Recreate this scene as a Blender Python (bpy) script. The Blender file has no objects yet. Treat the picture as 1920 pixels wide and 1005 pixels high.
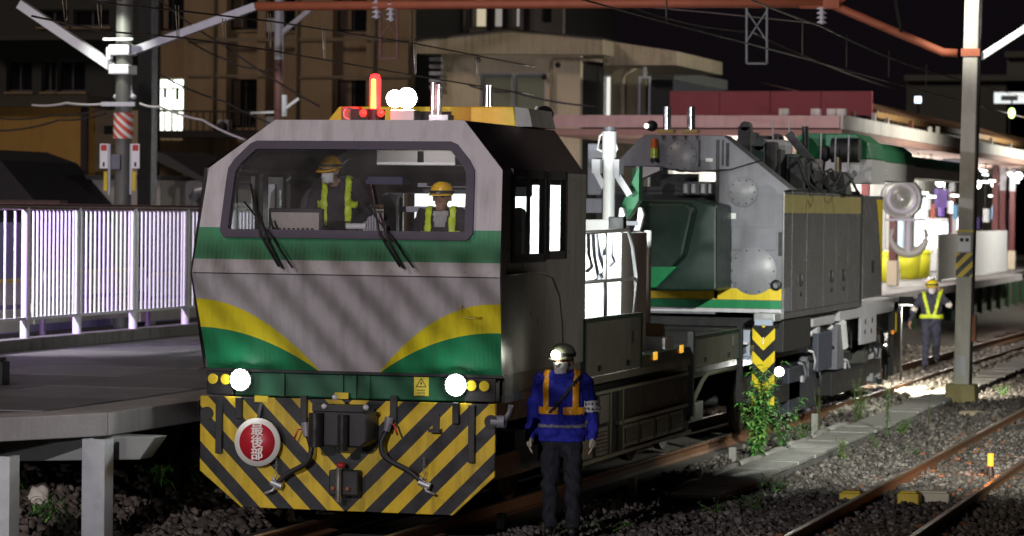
import bpy, bmesh, math, random
import numpy as np
from mathutils import Vector, Matrix
random.seed(7); RNG = np.random.default_rng(7)
SC = bpy.context.scene; COL = SC.collection
R = math.radians
# ------------------------------------------------------------------ camera
CAM = Vector((9.40, -27.27, 3.05)); FPX = 5650.0
_a, _p, _r = R(16), (502.5 - 395) / FPX, .011
_fh = Vector((-math.sin(_a), math.cos(_a), 0)); _rt = Vector((math.cos(_a), math.sin(_a), 0)); _up = Vector((0, 0, 1))
FW = _fh * math.cos(_p) - _up * math.sin(_p); _u0 = _up * math.cos(_p) + _fh * math.sin(_p)
CR = _rt * math.cos(_r) + _u0 * math.sin(_r); CU = _u0 * math.cos(_r) - _rt * math.sin(_r)
cd = bpy.data.cameras.new('camera'); cam = bpy.data.objects.new('camera', cd); COL.objects.link(cam)
cd.sensor_width = 36; cd.lens = 36 * FPX / 1920; cd.clip_start = .5; cd.clip_end = 1000
cd.dof.use_dof = True; cd.dof.focus_distance = 29.0; cd.dof.aperture_fstop = 2.8; cd.dof.aperture_blades = 7
cam.matrix_world = Matrix(((CR.x, CU.x, -FW.x, CAM.x), (CR.y, CU.y, -FW.y, CAM.y), (CR.z, CU.z, -FW.z, CAM.z), (0, 0, 0, 1)))
SC.camera = cam
# ------------------------------------------------------------------ world: night sky
w = bpy.data.worlds.new('World'); SC.world = w; w.use_nodes = True
nt = w.node_tree; bg = nt.nodes['Background']
sky = nt.nodes.new('ShaderNodeTexSky'); sky.sky_type = 'NISHITA'; sky.sun_disc = False
sky.sun_elevation = R(-3); sky.sun_rotation = R(200)
add = nt.nodes.new('ShaderNodeVectorMath'); add.operation = 'ADD'; add.inputs[1].default_value = (.0042, .0030, .0040)   # city glow on the night sky
scl = nt.nodes.new('ShaderNodeVectorMath'); scl.operation = 'SCALE'; scl.inputs['Scale'].default_value = .01
nt.links.new(sky.outputs[0], scl.inputs[0]); nt.links.new(scl.outputs[0], add.inputs[0]); nt.links.new(add.outputs[0], bg.inputs[0]); bg.inputs[1].default_value = 1
# warm fill light standing in for city and station lamps
sd = bpy.data.lights.new('city_fill', 'SUN'); sd.energy = .62; sd.angle = R(12); sd.color = (1, .84, .70)
so = bpy.data.objects.new('city_fill', sd); COL.objects.link(so); so.rotation_euler = (R(56), 0, R(-42))
SC.view_settings.view_transform = 'Standard'; SC.view_settings.look = 'None'
SC.view_settings.exposure = 0; SC.view_settings.gamma = 1
SC.cycles.use_denoising = True
SC.cycles.max_bounces = 6; SC.cycles.diffuse_bounces = 2; SC.cycles.glossy_bounces = 3; SC.cycles.transparent_max_bounces = 12
SC.cycles.sample_clamp_indirect = 4
def at(x, y, X=None, Y=None, Z=None):        # pixel of the photograph + a known plane -> point
    d = FW + CR * ((x - 960) / FPX) + CU * ((502.5 - y) / FPX)
    t = (X - CAM.x) / d.x if X is not None else (Y - CAM.y) / d.y if Y is not None else (Z - CAM.z) / d.z
    return CAM + d * t
def lamp(name, kind, loc, energy, color=(1, 1, 1), size=.1, target=None, spot=60, blend=.4, size_y=None):
    l = bpy.data.lights.new(name, kind); l.energy = energy; l.color = color
    if kind == 'AREA':
        l.size = size
        if size_y: l.shape = 'RECTANGLE'; l.size_y = size_y
    else: l.shadow_soft_size = size
    if kind == 'SPOT': l.spot_size = R(spot); l.spot_blend = blend
    o = bpy.data.objects.new(name, l); COL.objects.link(o); o.location = loc
    if target is not None: o.rotation_euler = (Vector(target) - Vector(loc)).to_track_quat('-Z', 'Y').to_euler()
    return o
# unseen yard floodlights, then two added fill lamps (their masts are built further down)
FLOOD_A = Vector((.6, -19.5, 5.6))          # over the track in front of the crane
FLOOD_L = at(262, 30, Y=24.0) + Vector((0, -1.0, 1.0))
lamp('yard_flood', 'SPOT', FLOOD_A, 6500, (1, .93, .97), .016, (-.3, 1, 1.9), 29, .5)
FLOOD_B = Vector((10.5, 27.0, 9.0))          # mast on the right of the yard
lamp('yard_flood_right', 'SPOT', FLOOD_B, 3600, (1, .97, .86), .2, (1.4, 19.0, 1.8), 44, .9)
FLOOD_C = Vector((10.2, -5.0, 7.5))           # mast on the near right, lighting the weeds and the cable trough
lamp('yard_flood_near', 'SPOT', FLOOD_C, 24000, (.97, 1, .9), .15, (2.9, 14.0, .2), 26, .9)
FLOOD_D = Vector((12.5, 1.0, 5.0))            # unseen fill lamp, added to brighten the cab side
lamp('cab_side_fill', 'SPOT', FLOOD_D, 2000, (1, .93, .8), .2, (1.5, 3.5, 2.9), 30, .9)
FLOOD_E = Vector((-3.2, -13.0, 1.7))          # unseen lamp, added to brighten the stones under the platform
lamp('underside_fill_light', 'SPOT', FLOOD_E, 480, (.95, .97, 1), .06, (-3.0, 3.0, .25), 34, .8)
# ------------------------------------------------------------------ node helpers
class S:
    def __init__(s, t, o): s.t, s.o = t, o
    def _m(s, op, b=None, c=None):
        n = s.t.nodes.new('ShaderNodeMath'); n.operation = op
        for i, q in enumerate((s, b, c)):
            if q is None: continue
            if isinstance(q, S): s.t.links.new(q.o, n.inputs[i])
            else: n.inputs[i].default_value = q
        return S(s.t, n.outputs[0])
    def __add__(s, b): return s._m('ADD', b)
    def __sub__(s, b): return s._m('SUBTRACT', b)
    def __mul__(s, b): return s._m('MULTIPLY', b)
    def __truediv__(s, b): return s._m('DIVIDE', b)
    def gt(s, b): return s._m('GREATER_THAN', b)
    def lt(s, b): return s._m('LESS_THAN', b)
    def abs(s): return s._m('ABSOLUTE')
    def fract(s): return s._m('FRACT')
    def mx(s, b): return s._m('MAXIMUM', b)
    def mn(s, b): return s._m('MINIMUM', b)
MATS = {}
def mat(name, col, rough=.6, metal=0, var=.25, vs=3.0, bump=0, bs=60, spec=.5, streak=0, pattern=None, coat=0, world=False, rib=0):
    """painted / stone / metal surface: noise varied base colour, optional streaks, optional pattern(t, obj xyz, base socket)"""
    if name in MATS: return MATS[name]
    m = bpy.data.materials.new(name); m.use_nodes = True; t = m.node_tree; b = t.nodes['Principled BSDF']
    tc = t.nodes.new('ShaderNodeTexCoord'); src = tc.outputs['Object']
    if world:
        g = t.nodes.new('ShaderNodeNewGeometry'); src = g.outputs['Position']
    def noise(sc, det=4, scl=None):
        n = t.nodes.new('ShaderNodeTexNoise'); n.inputs['Scale'].default_value = sc; n.inputs['Detail'].default_value = det
        if scl:
            mp = t.nodes.new('ShaderNodeMapping'); mp.inputs['Scale'].default_value = scl
            t.links.new(src, mp.inputs[0]); t.links.new(mp.outputs[0], n.inputs['Vector'])
        else: t.links.new(src, n.inputs['Vector'])
        return S(t, n.outputs['Fac'])
    def mixc(f, A, B, op='MIX'):
        n = t.nodes.new('ShaderNodeMix'); n.data_type = 'RGBA'; n.blend_type = op
        for i, q in ((0, f), (6, A), (7, B)):
            if isinstance(q, S): t.links.new(q.o, n.inputs[i])
            elif isinstance(q, (int, float)): n.inputs[i].default_value = q
            else: n.inputs[i].default_value = (*q[:3], 1)
        return S(t, n.outputs[2])
    base = tuple(col)
    if pattern:
        sep = t.nodes.new('ShaderNodeSeparateXYZ'); t.links.new(src, sep.inputs[0])
        base = pattern(t, [S(t, sep.outputs[i]) for i in range(3)], mixc)
    if var:
        f = noise(vs) * .6 + noise(vs * 7) * .4
        f = (f - .5) * (2.2 * var) + 1.0
        n = t.nodes.new('ShaderNodeCombineXYZ')
        for i in range(3): t.links.new(f.o, n.inputs[i])
        base = mixc(1.0, base, S(t, n.outputs[0]), 'MULTIPLY')
    if streak:
        f = noise(2, 4, (5, 5, .5)) * .6 + noise(1.3, 3) * .4; f = ((f - .47) * 5)._m('MAXIMUM', 0)._m('MINIMUM', 1) * streak
        base = mixc(f, base, (.02, .016, .012))
    if isinstance(base, S): t.links.new(base.o, b.inputs['Base Color'])
    else: b.inputs['Base Color'].default_value = (*base, 1)
    b.inputs['Roughness'].default_value = rough; b.inputs['Metallic'].default_value = metal
    b.inputs['Specular IOR Level'].default_value = spec; b.inputs['Coat Weight'].default_value = coat
    if var and rough > .15:
        rr = (noise(vs * 3) - .5) * .3 + rough; t.links.new(rr.o, b.inputs['Roughness'])
    if rib:
        sep2 = t.nodes.new('ShaderNodeSeparateXYZ'); t.links.new(src, sep2.inputs[0]); wv = (S(t, sep2.outputs[0]) * rib)._m('SINE'); bn0 = t.nodes.new('ShaderNodeBump'); bn0.inputs['Strength'].default_value = .09; bn0.inputs['Distance'].default_value = .004; t.links.new(wv.o, bn0.inputs['Height']); t.links.new(bn0.outputs[0], b.inputs['Normal'])
    if bump:
        bn = t.nodes.new('ShaderNodeBump'); bn.inputs['Strength'].default_value = bump; bn.inputs['Distance'].default_value = .02
        t.links.new(noise(bs, 5).o, bn.inputs['Height'])
        if rib: t.links.new(bn0.outputs[0], bn.inputs['Normal'])
        t.links.new(bn.outputs[0], b.inputs['Normal'])
    MATS[name] = m; return m
def emis(name, col, st):
    if name in MATS: return MATS[name]
    m = bpy.data.materials.new(name); m.use_nodes = True; b = m.node_tree.nodes['Principled BSDF']
    b.inputs['Base Color'].default_value = (.02, .02, .02, 1)
    b.inputs['Emission Color'].default_value = (*col, 1); b.inputs['Emission Strength'].default_value = st
    MATS[name] = m; return m
def glass(name, tint=(1, 1, 1), refl=.06, rough=.02, film=0):
    if name in MATS: return MATS[name]
    m = bpy.data.materials.new(name); m.use_nodes = True; t = m.node_tree; t.nodes.clear()
    o = t.nodes.new('ShaderNodeOutputMaterial'); mx = t.nodes.new('ShaderNodeMixShader'); tr = t.nodes.new('ShaderNodeBsdfTransparent')
    gl = t.nodes.new('ShaderNodeBsdfGlossy'); gl.inputs['Roughness'].default_value = rough
    tr.inputs[0].default_value = (*tint, 1); mx.inputs[0].default_value = refl
    t.links.new(tr.outputs[0], mx.inputs[1]); t.links.new(gl.outputs[0], mx.inputs[2]); last = mx
    if film:                                   # dusty film with wiper smears
        df = t.nodes.new('ShaderNodeBsdfDiffuse'); df.inputs[0].default_value = (.55, .5, .5, 1); m2 = t.nodes.new('ShaderNodeMixShader'); tc = t.nodes.new('ShaderNodeTexCoord'); nz = t.nodes.new('ShaderNodeTexNoise'); nz.inputs['Scale'].default_value = 2.5; nz.inputs['Detail'].default_value = 5
        t.links.new(tc.outputs['Object'], nz.inputs['Vector']); k = S(t, nz.outputs['Fac']) * (2 * film) - film * .3; k = k.mx(.005); t.links.new(k.o, m2.inputs[0]); t.links.new(mx.outputs[0], m2.inputs[1]); t.links.new(df.outputs[0], m2.inputs[2]); last = m2
    t.links.new(last.outputs[0], o.inputs[0])
    MATS[name] = m; return m
# ------------------------------------------------------------------ mesh helpers
class MB:
    def __init__(s): s.v, s.f, s.m, s.s = [], [], [], []
    def add(s, vs, fs, mi=0, sm=False):
        o = len(s.v); s.v += [tuple(v) for v in vs]
        for f in fs: s.f.append([i + o for i in f]); s.m.append(mi); s.s.append(sm)
        return s
    def box(s, x0, x1, y0, y1, z0, z1, mi=0):
        x0, x1 = min(x0, x1), max(x0, x1); y0, y1 = min(y0, y1), max(y0, y1); z0, z1 = min(z0, z1), max(z0, z1)
        return s.add([(x0, y0, z0), (x1, y0, z0), (x1, y1, z0), (x0, y1, z0), (x0, y0, z1), (x1, y0, z1), (x1, y1, z1), (x0, y1, z1)],
                     [(0, 3, 2, 1), (4, 5, 6, 7), (0, 1, 5, 4), (1, 2, 6, 5), (2, 3, 7, 6), (3, 0, 4, 7)], mi)
    def beam(s, p, q, w, h=None, mi=0):        # square bar from p to q
        p, q = Vector(p), Vector(q); h = h or w; d = (q - p).normalized()
        a = d.cross(Vector((0, 0, 1))); a = a.normalized() if a.length > 1e-3 else Vector((1, 0, 0)); b = a.cross(d)
        vs = [c + a * (sx * w / 2) + b * (sz * h / 2) for c in (p, q) for sx, sz in ((-1, -1), (1, -1), (1, 1), (-1, 1))]
        return s.add(vs, [(0, 1, 2, 3), (7, 6, 5, 4), (0, 4, 5, 1), (1, 5, 6, 2), (2, 6, 7, 3), (3, 7, 4, 0)], mi)
    def cyl(s, p, q, r, n=12, r2=None, mi=0, caps=True):
        p, q = Vector(p), Vector(q); r2 = r if r2 is None else r2; d = (q - p).normalized()
        a = d.cross(Vector((0, 0, 1))); a = a.normalized() if a.length > 1e-3 else Vector((1, 0, 0)); b = d.cross(a)
        vs = [c + (a * math.cos(2 * math.pi * i / n) + b * math.sin(2 * math.pi * i / n)) * rr for c, rr in ((p, r), (q, r2)) for i in range(n)]
        s.add(vs, [(i, (i + 1) % n, n + (i + 1) % n, n + i) for i in range(n)], mi, n > 6)
        if caps: s.add(vs[:n], [tuple(range(n))[::-1]], mi); s.add(vs[n:], [tuple(range(n))], mi)
        return s
    def tube(s, pts, r, n=6, mi=0):
        pts = [Vector(p) for p in pts]; rings = []
        for i, p in enumerate(pts):
            d = (pts[min(i + 1, len(pts) - 1)] - pts[max(i - 1, 0)]).normalized()
            a = d.cross(Vector((.03, .05, 1))); a = a.normalized() if a.length > 1e-3 else Vector((1, 0, 0)); b = d.cross(a)
            rr = r[i] if isinstance(r, (list, tuple)) else r
            rings += [p + (a * math.cos(2 * math.pi * k / n) + b * math.sin(2 * math.pi * k / n)) * rr for k in range(n)]
        m = len(pts)
        fs = [(i * n + k, i * n + (k + 1) % n, (i + 1) * n + (k + 1) % n, (i + 1) * n + k) for i in range(m - 1) for k in range(n)]
        fs += [tuple(range(n))[::-1], tuple(range((m - 1) * n, m * n))]
        return s.add(rings, fs, mi, n > 4)
    def prism(s, poly, ax, a, b, mi=0):        # polygon in the two other axes, extruded along ax from a to b
        def P(u, v, w): return {'x': (w, u, v), 'y': (u, w, v), 'z': (u, v, w)}[ax]
        n = len(poly); vs = [P(u, v, a) for u, v in poly] + [P(u, v, b) for u, v in poly]
        return s.add(vs, [tuple(range(n)), tuple(range(n, 2 * n))[::-1]] + [(i, n + i, n + (i + 1) % n, (i + 1) % n) for i in range(n)], mi)
    def lathe(s, prof, c, n=16, ax='z', mi=0):
        c = Vector(c); vs = []
        for r_, h in prof:
            for k in range(n):
                x, y = r_ * math.cos(2 * math.pi * k / n), r_ * math.sin(2 * math.pi * k / n)
                vs.append(c + Vector({'z': (x, y, h), 'y': (x, h, y), 'x': (h, x, y)}[ax]))
        m = len(prof); fs = [(i * n + k, i * n + (k + 1) % n, (i + 1) * n + (k + 1) % n, (i + 1) * n + k) for i in range(m - 1) for k in range(n)]
        return s.add(vs, fs, mi, True)
    def ball(s, c, r, n=12, mi=0):
        r = r if isinstance(r, (tuple, list)) else (r, r, r); vs = [(c[0], c[1], c[2] - r[2])]; m = n // 2
        for i in range(1, m):
            t = math.pi * i / m - math.pi / 2
            vs += [(c[0] + r[0] * math.cos(t) * math.cos(2 * math.pi * k / n), c[1] + r[1] * math.cos(t) * math.sin(2 * math.pi * k / n), c[2] + r[2] * math.sin(t)) for k in range(n)]
        vs.append((c[0], c[1], c[2] + r[2])); L = len(vs) - 1
        fs = [(0, 1 + (k + 1) % n, 1 + k) for k in range(n)] + [(L, L - n + k, L - n + (k + 1) % n) for k in range(n)]
        fs += [(1 + i * n + k, 1 + i * n + (k + 1) % n, 1 + (i + 1) * n + (k + 1) % n, 1 + (i + 1) * n + k) for i in range(m - 2) for k in range(n)]
        return s.add(vs, fs, mi, True)
    def wall(s, ax, pos, d, u0, u1, v0, v1, holes=(), mi=0):   # wall sheet with real openings and reveals of depth d
        us = sorted({u0, u1, *[h[0] for h in holes], *[h[1] for h in holes]}); vs_ = sorted({v0, v1, *[h[2] for h in holes], *[h[3] for h in holes]})
        def P(u, v, w): return (u, w, v) if ax == 'y' else (w, u, v)
        for a, b in zip(us, us[1:]):
            for e, f in zip(vs_, vs_[1:]):
                if any(h[0] <= a and b <= h[1] and h[2] <= e and f <= h[3] for h in holes): continue
                s.add([P(a, e, pos), P(b, e, pos), P(b, f, pos), P(a, f, pos)], [(0, 1, 2, 3)], mi)
                s.add([P(a, e, pos + d), P(b, e, pos + d), P(b, f, pos + d), P(a, f, pos + d)], [(3, 2, 1, 0)], mi)
        for h in list(holes) + [(u0, u1, v0, v1)]:
            a, b, e, f = h
            for q, r_ in (((a, e), (b, e)), ((b, e), (b, f)), ((b, f), (a, f)), ((a, f), (a, e))):
                s.add([P(*q, pos), P(*r_, pos), P(*r_, pos + d), P(*q, pos + d)], [(0, 1, 2, 3)], mi)
        return s
    def build(s, name, mats, parent=None, bevel=0, loc=None, data=None):
        me = bpy.data.meshes.new(name)
        if parent is not None: off = OFF[parent.name]
        elif loc is not None: off = Vector(loc)
        else:
            A = np.array(s.v); off = Vector(((A[:, 0].min() + A[:, 0].max()) / 2, (A[:, 1].min() + A[:, 1].max()) / 2, A[:, 2].min()))
        me.from_pydata([(v[0] - off[0], v[1] - off[1], v[2] - off[2]) for v in s.v], [], s.f)
        if not isinstance(mats, (list, tuple)): mats = [mats]
        for m in mats: me.materials.append(m)
        me.polygons.foreach_set('material_index', s.m); me.polygons.foreach_set('use_smooth', s.s)
        bm = bmesh.new(); bm.from_mesh(me); bmesh.ops.recalc_face_normals(bm, faces=bm.faces); bm.to_mesh(me); bm.free()
        o = bpy.data.objects.new(name, me); COL.objects.link(o)
        if parent is not None: o.parent = parent
        else: o.location = off
        OFF[o.name] = off
        if bevel:
            b = o.modifiers.new('bevel', 'BEVEL'); b.width = bevel; b.segments = 2; b.limit_method = 'ANGLE'; b.harden_normals = False
        return o
OFF = {}
def thing(name, label, cat, loc=(0, 0, 0), rz=0, group=None, local=False):
    o = bpy.data.objects.new(name, None); COL.objects.link(o); o.location = loc; o.rotation_euler = (0, 0, rz); o.empty_display_size = .2
    OFF[o.name] = Vector((0, 0, 0)) if local else Vector(loc)
    return tag(o, label, cat, group)
def tag(o, label=None, cat=None, group=None, kind=None):
    if label: o['label'] = label
    if cat: o['category'] = cat
    if group: o['group'] = group
    if kind: o['kind'] = kind
    return o
def copy_tree(o, parent=None, name=None):
    c = o.copy(); COL.objects.link(c); c.parent = parent
    for ch in list(o.children): copy_tree(ch, c)
    return c
def share(o, parent, dloc):                   # another alike piece: shares its mesh
    c = o.copy(); COL.objects.link(c); c.parent = parent; c.location = Vector(o.location) + Vector(dloc); return c
def text(name, s, size, m, parent, loc, rot=(R(90), 0, 0), depth=.002, stretch=1.0, bold=0):
    cu = bpy.data.curves.new(name, 'FONT'); cu.body = s; cu.size = size; cu.align_x = 'CENTER'; cu.align_y = 'CENTER'; cu.extrude = depth
    cu.resolution_u = 6; cu.space_line = .92
    to = bpy.data.objects.new(name, cu); COL.objects.link(to); dg = bpy.context.evaluated_depsgraph_get()
    me = bpy.data.meshes.new_from_object(to.evaluated_get(dg)); bpy.data.objects.remove(to)
    if bold:
        bm = bmesh.new(); bm.from_mesh(me); g0 = list(bm.verts) + list(bm.edges) + list(bm.faces)
        for i_, (dx, dy) in enumerate(((bold, 0), (-bold, 0), (0, bold * .6))):
            r_ = bmesh.ops.duplicate(bm, geom=g0); [setattr(v, 'co', v.co + Vector((dx, dy, .0004 * (i_ + 1)))) for v in r_['geom'] if isinstance(v, bmesh.types.BMVert)]
        bm.to_mesh(me); bm.free()
    o = bpy.data.objects.new(name, me); COL.objects.link(o); me.materials.clear(); me.materials.append(m)
    o.parent = parent; o.location = Vector(loc) - OFF[parent.name]; o.rotation_euler = rot; o.scale = (stretch, 1, 1); OFF[o.name] = OFF[parent.name]
    return o
def jit(a): return random.uniform(-a, a)
# ------------------------------------------------------------------ common materials
M_STEEL = mat('dark_steel', (.022, .022, .024), .45, .3, .4)
M_BLACK = mat('black_rubber', (.012, .012, .013), .6, 0, .3)
M_GREY = mat('grey_paint', (.165, .165, .195), .45, 0, .15, streak=.25)
M_LGREY = mat('light_grey_paint', (.52, .51, .55), .4, 0, .1, streak=.15)
M_WHITE = mat('white_paint', (.78, .78, .78), .45, 0, .1)
M_GREEN = mat('green_paint', (.012, .20, .075), .4, 0, .2, streak=.2)
M_DGREEN = mat('dark_green_paint', (.006, .024, .017), .45, 0, .25, streak=.3)
M_YEL = mat('yellow_paint', (.70, .52, .02), .45, 0, .2, streak=.25)
M_GALV = mat('galvanised_steel', (.42, .43, .45), .42, .5, .25, bump=.05)
M_CONC = mat('concrete', (.32, .31, .29), .85, 0, .35, 2.0, .4, 30, streak=.35)
M_DCONC = mat('dark_concrete', (.16, .155, .15), .85, 0, .4, 1.5, .4, 30, streak=.5)
M_CHROME = mat('polished_pipe', (.65, .65, .66), .18, .9, .15)
M_DIRT = mat('dirty_body_green_grey', (.075, .078, .066), .38, 0, .3, 2, streak=.35)
M_RUST = mat('rusty_steel', (.22, .085, .04), .75, .1, .45, 5, .3, 50)
M_GLASS = glass('clear_window_glass', (.92, .95, .95), .07)
M_WIND = glass('dusty_windscreen_glass', (.9, .92, .94), .09, .03, .075)
M_DGLASS = glass('dark_window_glass', (.25, .27, .3), .12)
E_WHITE = emis('lamp_white', (1, 1, .98), 22)
# ================================================================== GROUND
def gz(x, y):                                  # ballast surface height
    z = -.2
    if x < -2.2: z += min(1.0, max(0, (-2.2 - x) * .42)) * (1 if y > -20 else 1)
    if 1.5 < x < 3.2: z += .02
    if .7 < x < 1.6: z += .06
    return z
def on_ground(px, py):
    z = -.15
    for _ in range(8): p = at(px, py, Z=z); z = z * .5 + gz(p.x, p.y) * .5
    return p
m_ground = mat('ballast_soil', (.07, .06, .05), .95, 0, .5, 3, .8, 25)
b = MB(); xs = [-300, -60, -12, -8, -6, -5, -4, -3.2, -2.2, -1, 0, 1, 2, 3, 4, 5, 6, 8, 12, 60, 300]; ys = [-60, -20, -5, 0, 5, 10, 15, 20, 30, 45, 70, 120, 400]
vs = [(x, y, gz(x, y) if abs(x) < 20 else .6 if x < 0 else -.2) for y in ys for x in xs]; n = len(xs)
b.add(vs, [(j * n + i, j * n + i + 1, (j + 1) * n + i + 1, (j + 1) * n + i) for j in range(len(ys) - 1) for i in range(n - 1)], 0, True)
tag(b.build('ground', m_ground, loc=(0, 0, 0)), kind='structure')
def scatter(name, label, pts, smin, smax, m, kind='stuff'):
    N = len(pts); base = np.array([(x, y, z) for x in (-1, 1) for y in (-1, 1) for z in (-1, 1)], float)
    sz = RNG.uniform(smin, smax, (N, 1, 1)) * RNG.uniform(.6, 1.15, (N, 1, 3)) * .5
    V = (base[None] + RNG.uniform(-.42, .42, (N, 8, 3))) * sz
    q = RNG.normal(size=(N, 4)); q /= np.linalg.norm(q, axis=1)[:, None]; w_, x, y, z = q.T
    RM = np.stack([np.stack([1 - 2 * (y * y + z * z), 2 * (x * y - z * w_), 2 * (x * z + y * w_)], -1), np.stack([2 * (x * y + z * w_), 1 - 2 * (x * x + z * z), 2 * (y * z - x * w_)], -1), np.stack([2 * (x * z - y * w_), 2 * (y * z + x * w_), 1 - 2 * (x * x + y * y)], -1)], 1)
    V = np.einsum('nij,nkj->nki', RM, V) + np.array(pts)[:, None, :]
    F = np.array([(0, 1, 3, 2), (4, 6, 7, 5), (0, 4, 5, 1), (2, 3, 7, 6), (0, 2, 6, 4), (1, 5, 7, 3)])
    FA = (F[None] + (np.arange(N) * 8)[:, None, None]).reshape(-1)
    me = bpy.data.meshes.new(name); me.vertices.add(N * 8); me.vertices.foreach_set('co', V.reshape(-1)); nf = N * 6
    me.loops.add(nf * 4); me.loops.foreach_set('vertex_index', FA); me.polygons.add(nf)
    me.polygons.foreach_set('loop_start', np.arange(nf) * 4); me.polygons.foreach_set('loop_total', np.full(nf, 4)); me.update(calc_edges=True)
    me.materials.append(m); o = bpy.data.objects.new(name, me); COL.objects.link(o); tag(o, label, 'ballast', kind=kind); return o
def stone_mat(name, c1, c2):
    m = bpy.data.materials.new(name); m.use_nodes = True; t = m.node_tree; bs = t.nodes['Principled BSDF']; bs.inputs['Roughness'].default_value = .9
    g = t.nodes.new('ShaderNodeNewGeometry'); r_ = t.nodes.new('ShaderNodeValToRGB'); r_.color_ramp.elements[0].color = (*c1, 1); r_.color_ramp.elements[1].color = (*c2, 1)
    e = r_.color_ramp.elements.new(.6); e.color = (*[(a + b_) / 2.4 for a, b_ in zip(c1, c2)], 1)
    t.links.new(g.outputs['Random Per Island'], r_.inputs[0]); t.links.new(r_.outputs[0], bs.inputs['Base Color']); return m
M_STONE = stone_mat('ballast_stone', (.04, .034, .03), (.20, .175, .155))
M_STONE2 = stone_mat('rusty_ballast_stone', (.06, .045, .038), (.2, .16, .13))
M_STONE_LIT = stone_mat('lamplit_ballast_stone', (.16, .15, .13), (.55, .50, .42))  # paler copy of the stone, lamp light painted into its colour
def in_trough(x, y): return 1.88 < x < 2.52
pts = []
while len(pts) < 50000:
    y = -2 + 46 * random.random() ** 1.4; x = random.uniform(1.2, 6.4)
    if (in_trough(x, y) and y > 4) or (x < 1.88 and y > 20): continue
    pts.append((x, y, gz(x, y) + random.uniform(-.03, .03) + (.05 if 3.3 < x < 6 else 0)))
scatter('track_ballast', 'grey crushed stone ballast between and beside the tracks', pts, .024, .072, M_STONE)
pts = [(x, y, gz(x, y) + random.uniform(-.01, .04)) for x, y in ((random.uniform(-1.6, 1.88), random.uniform(20, 46)) for _ in range(11000))]
scatter('trackbed_ballast', 'crushed stone ballast with painted lamp light around the rails behind the crane', pts, .05, .1, M_STONE_LIT)
pts = [(x, y, gz(x, y) + random.uniform(-.02, .05)) for x, y in ((random.uniform(-7.2, -1.4), random.uniform(-3, 9)) for _ in range(14000))]
scatter('embankment_ballast', 'dark rusty stones on the slope under the platform', pts, .05, .12, M_STONE2)
# ================================================================== TRACKS
RAILP = [(-.065, -.15), (.065, -.15), (.065, -.14), (.012, -.12), (.012, -.04), (.034, -.03), (.034, -.004), (.026, 0), (-.026, 0), (-.034, -.004), (-.034, -.03), (-.012, -.04), (-.012, -.12), (-.065, -.14)]
M_RAIL = mat('rail_rust', (.20, .095, .045), .6, .2, .35, 6, .2, 40)
M_RAILTOP = mat('rail_running_surface', (.34, .25, .18), .35, .8, .3, 8)
def rail(path, parent):
    b = MB(); n = len(RAILP); vs = []
    for x, y in path: vs += [(x + u, y, v) for u, v in RAILP]
    for i in range(len(path) - 1):
        for k in range(n):
            b.add([], []); b.f.append([i * n + k, i * n + (k + 1) % n, (i + 1) * n + (k + 1) % n, (i + 1) * n + k]); b.m.append(1 if k in (6, 7, 8) else 0); b.s.append(False)
    b.v = vs; b.f += [list(range(n)), list(range((len(path) - 1) * n, len(path) * n))]; b.m += [0, 0]; b.s += [False] * 2
    return b.build('rail', [M_RAIL, M_RAILTOP], parent)
M_SLEEP = mat('weathered_wood_sleeper', (.085, .06, .045), .9, 0, .5, 4, .5, 40)
def track(label, path, spacing, y0, y1, zt, slw=2.1):
    t = thing('railway_track', label, 'track', (path[0][0], path[0][1], -.2))
    for s in (-1, 1): rail([(x + s * .566, y) for x, y in path], t)
    px, py = zip(*path); first = None; y = y0
    while y < y1:
        xc = float(np.interp(y, py, px))
        if first is None:
            b = MB().box(xc - slw / 2, xc + slw / 2, y - .11, y + .11, zt - .14, zt); first = b.build('sleeper', M_SLEEP, t, .012); fx, fy = xc, y
            fc = [MB().box(xc + s * .566 + q * .10 - .035, xc + s * .566 + q * .10 + .035, y - .06, y + .06, zt, zt + .03).build('rail_clip', M_RUST, first) for s in (-1, 1) for q in (-1, 1)]
        else:
            c = share(first, t, (xc - fx, y - fy, jit(.012))); c.rotation_euler = (0, 0, jit(.01)); [share(k_, c, (0, 0, 0)) for k_ in (fc if y < 32 else [])]
        y += spacing
    return t
CX = [(-.3, -30), (0, 0), (.3, 14), (.6, 23), (.68, 33), (.88, 44), (1.6, 80), (2.3, 115)]
track('rusty railway track carrying the yellow and green rail crane', CX, .62, 20.5, 60, -.15)
track('empty railway track with polished rails beside the weeds and concrete trough', [(4.63, -32), (4.63, 0), (4.63, 30), (4.9, 60), (5.6, 110)], .62, -2.4, 40, -.125)
# cable trough: concrete channel with lids
t = thing('cable_trough', 'concrete cable trough with flat lids running beside the crane track', 'cable trough', (2.2, 6, -.25))
MB().box(1.93, 1.98, 5.2, 40, -.26, -.11).box(2.42, 2.47, 5.2, 40, -.26, -.11).build('channel', M_DCONC, t)
lid = None; y = 5.2
while y < 39.5:
    if lid is None: lid = MB().box(1.92, 2.48, y, y + .59, -.105, -.06).build('trough_lid', M_CONC, t, .008)
    else:
        c = share(lid, t, (jit(.02), y - 5.2, jit(.008))); c.rotation_euler = (jit(.012), jit(.012), jit(.012))
    y += .6
k = MB()
for j in range(7):
    y = 6.3 + j * 1.62; k = MB(); p = [(1.80 + jit(.02), y + q * .4, -.10 + jit(.02)) for q in range(5)]
    k.tube(p, .055, 8); o = k.build('cable_cover', M_CONC, t)
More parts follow.
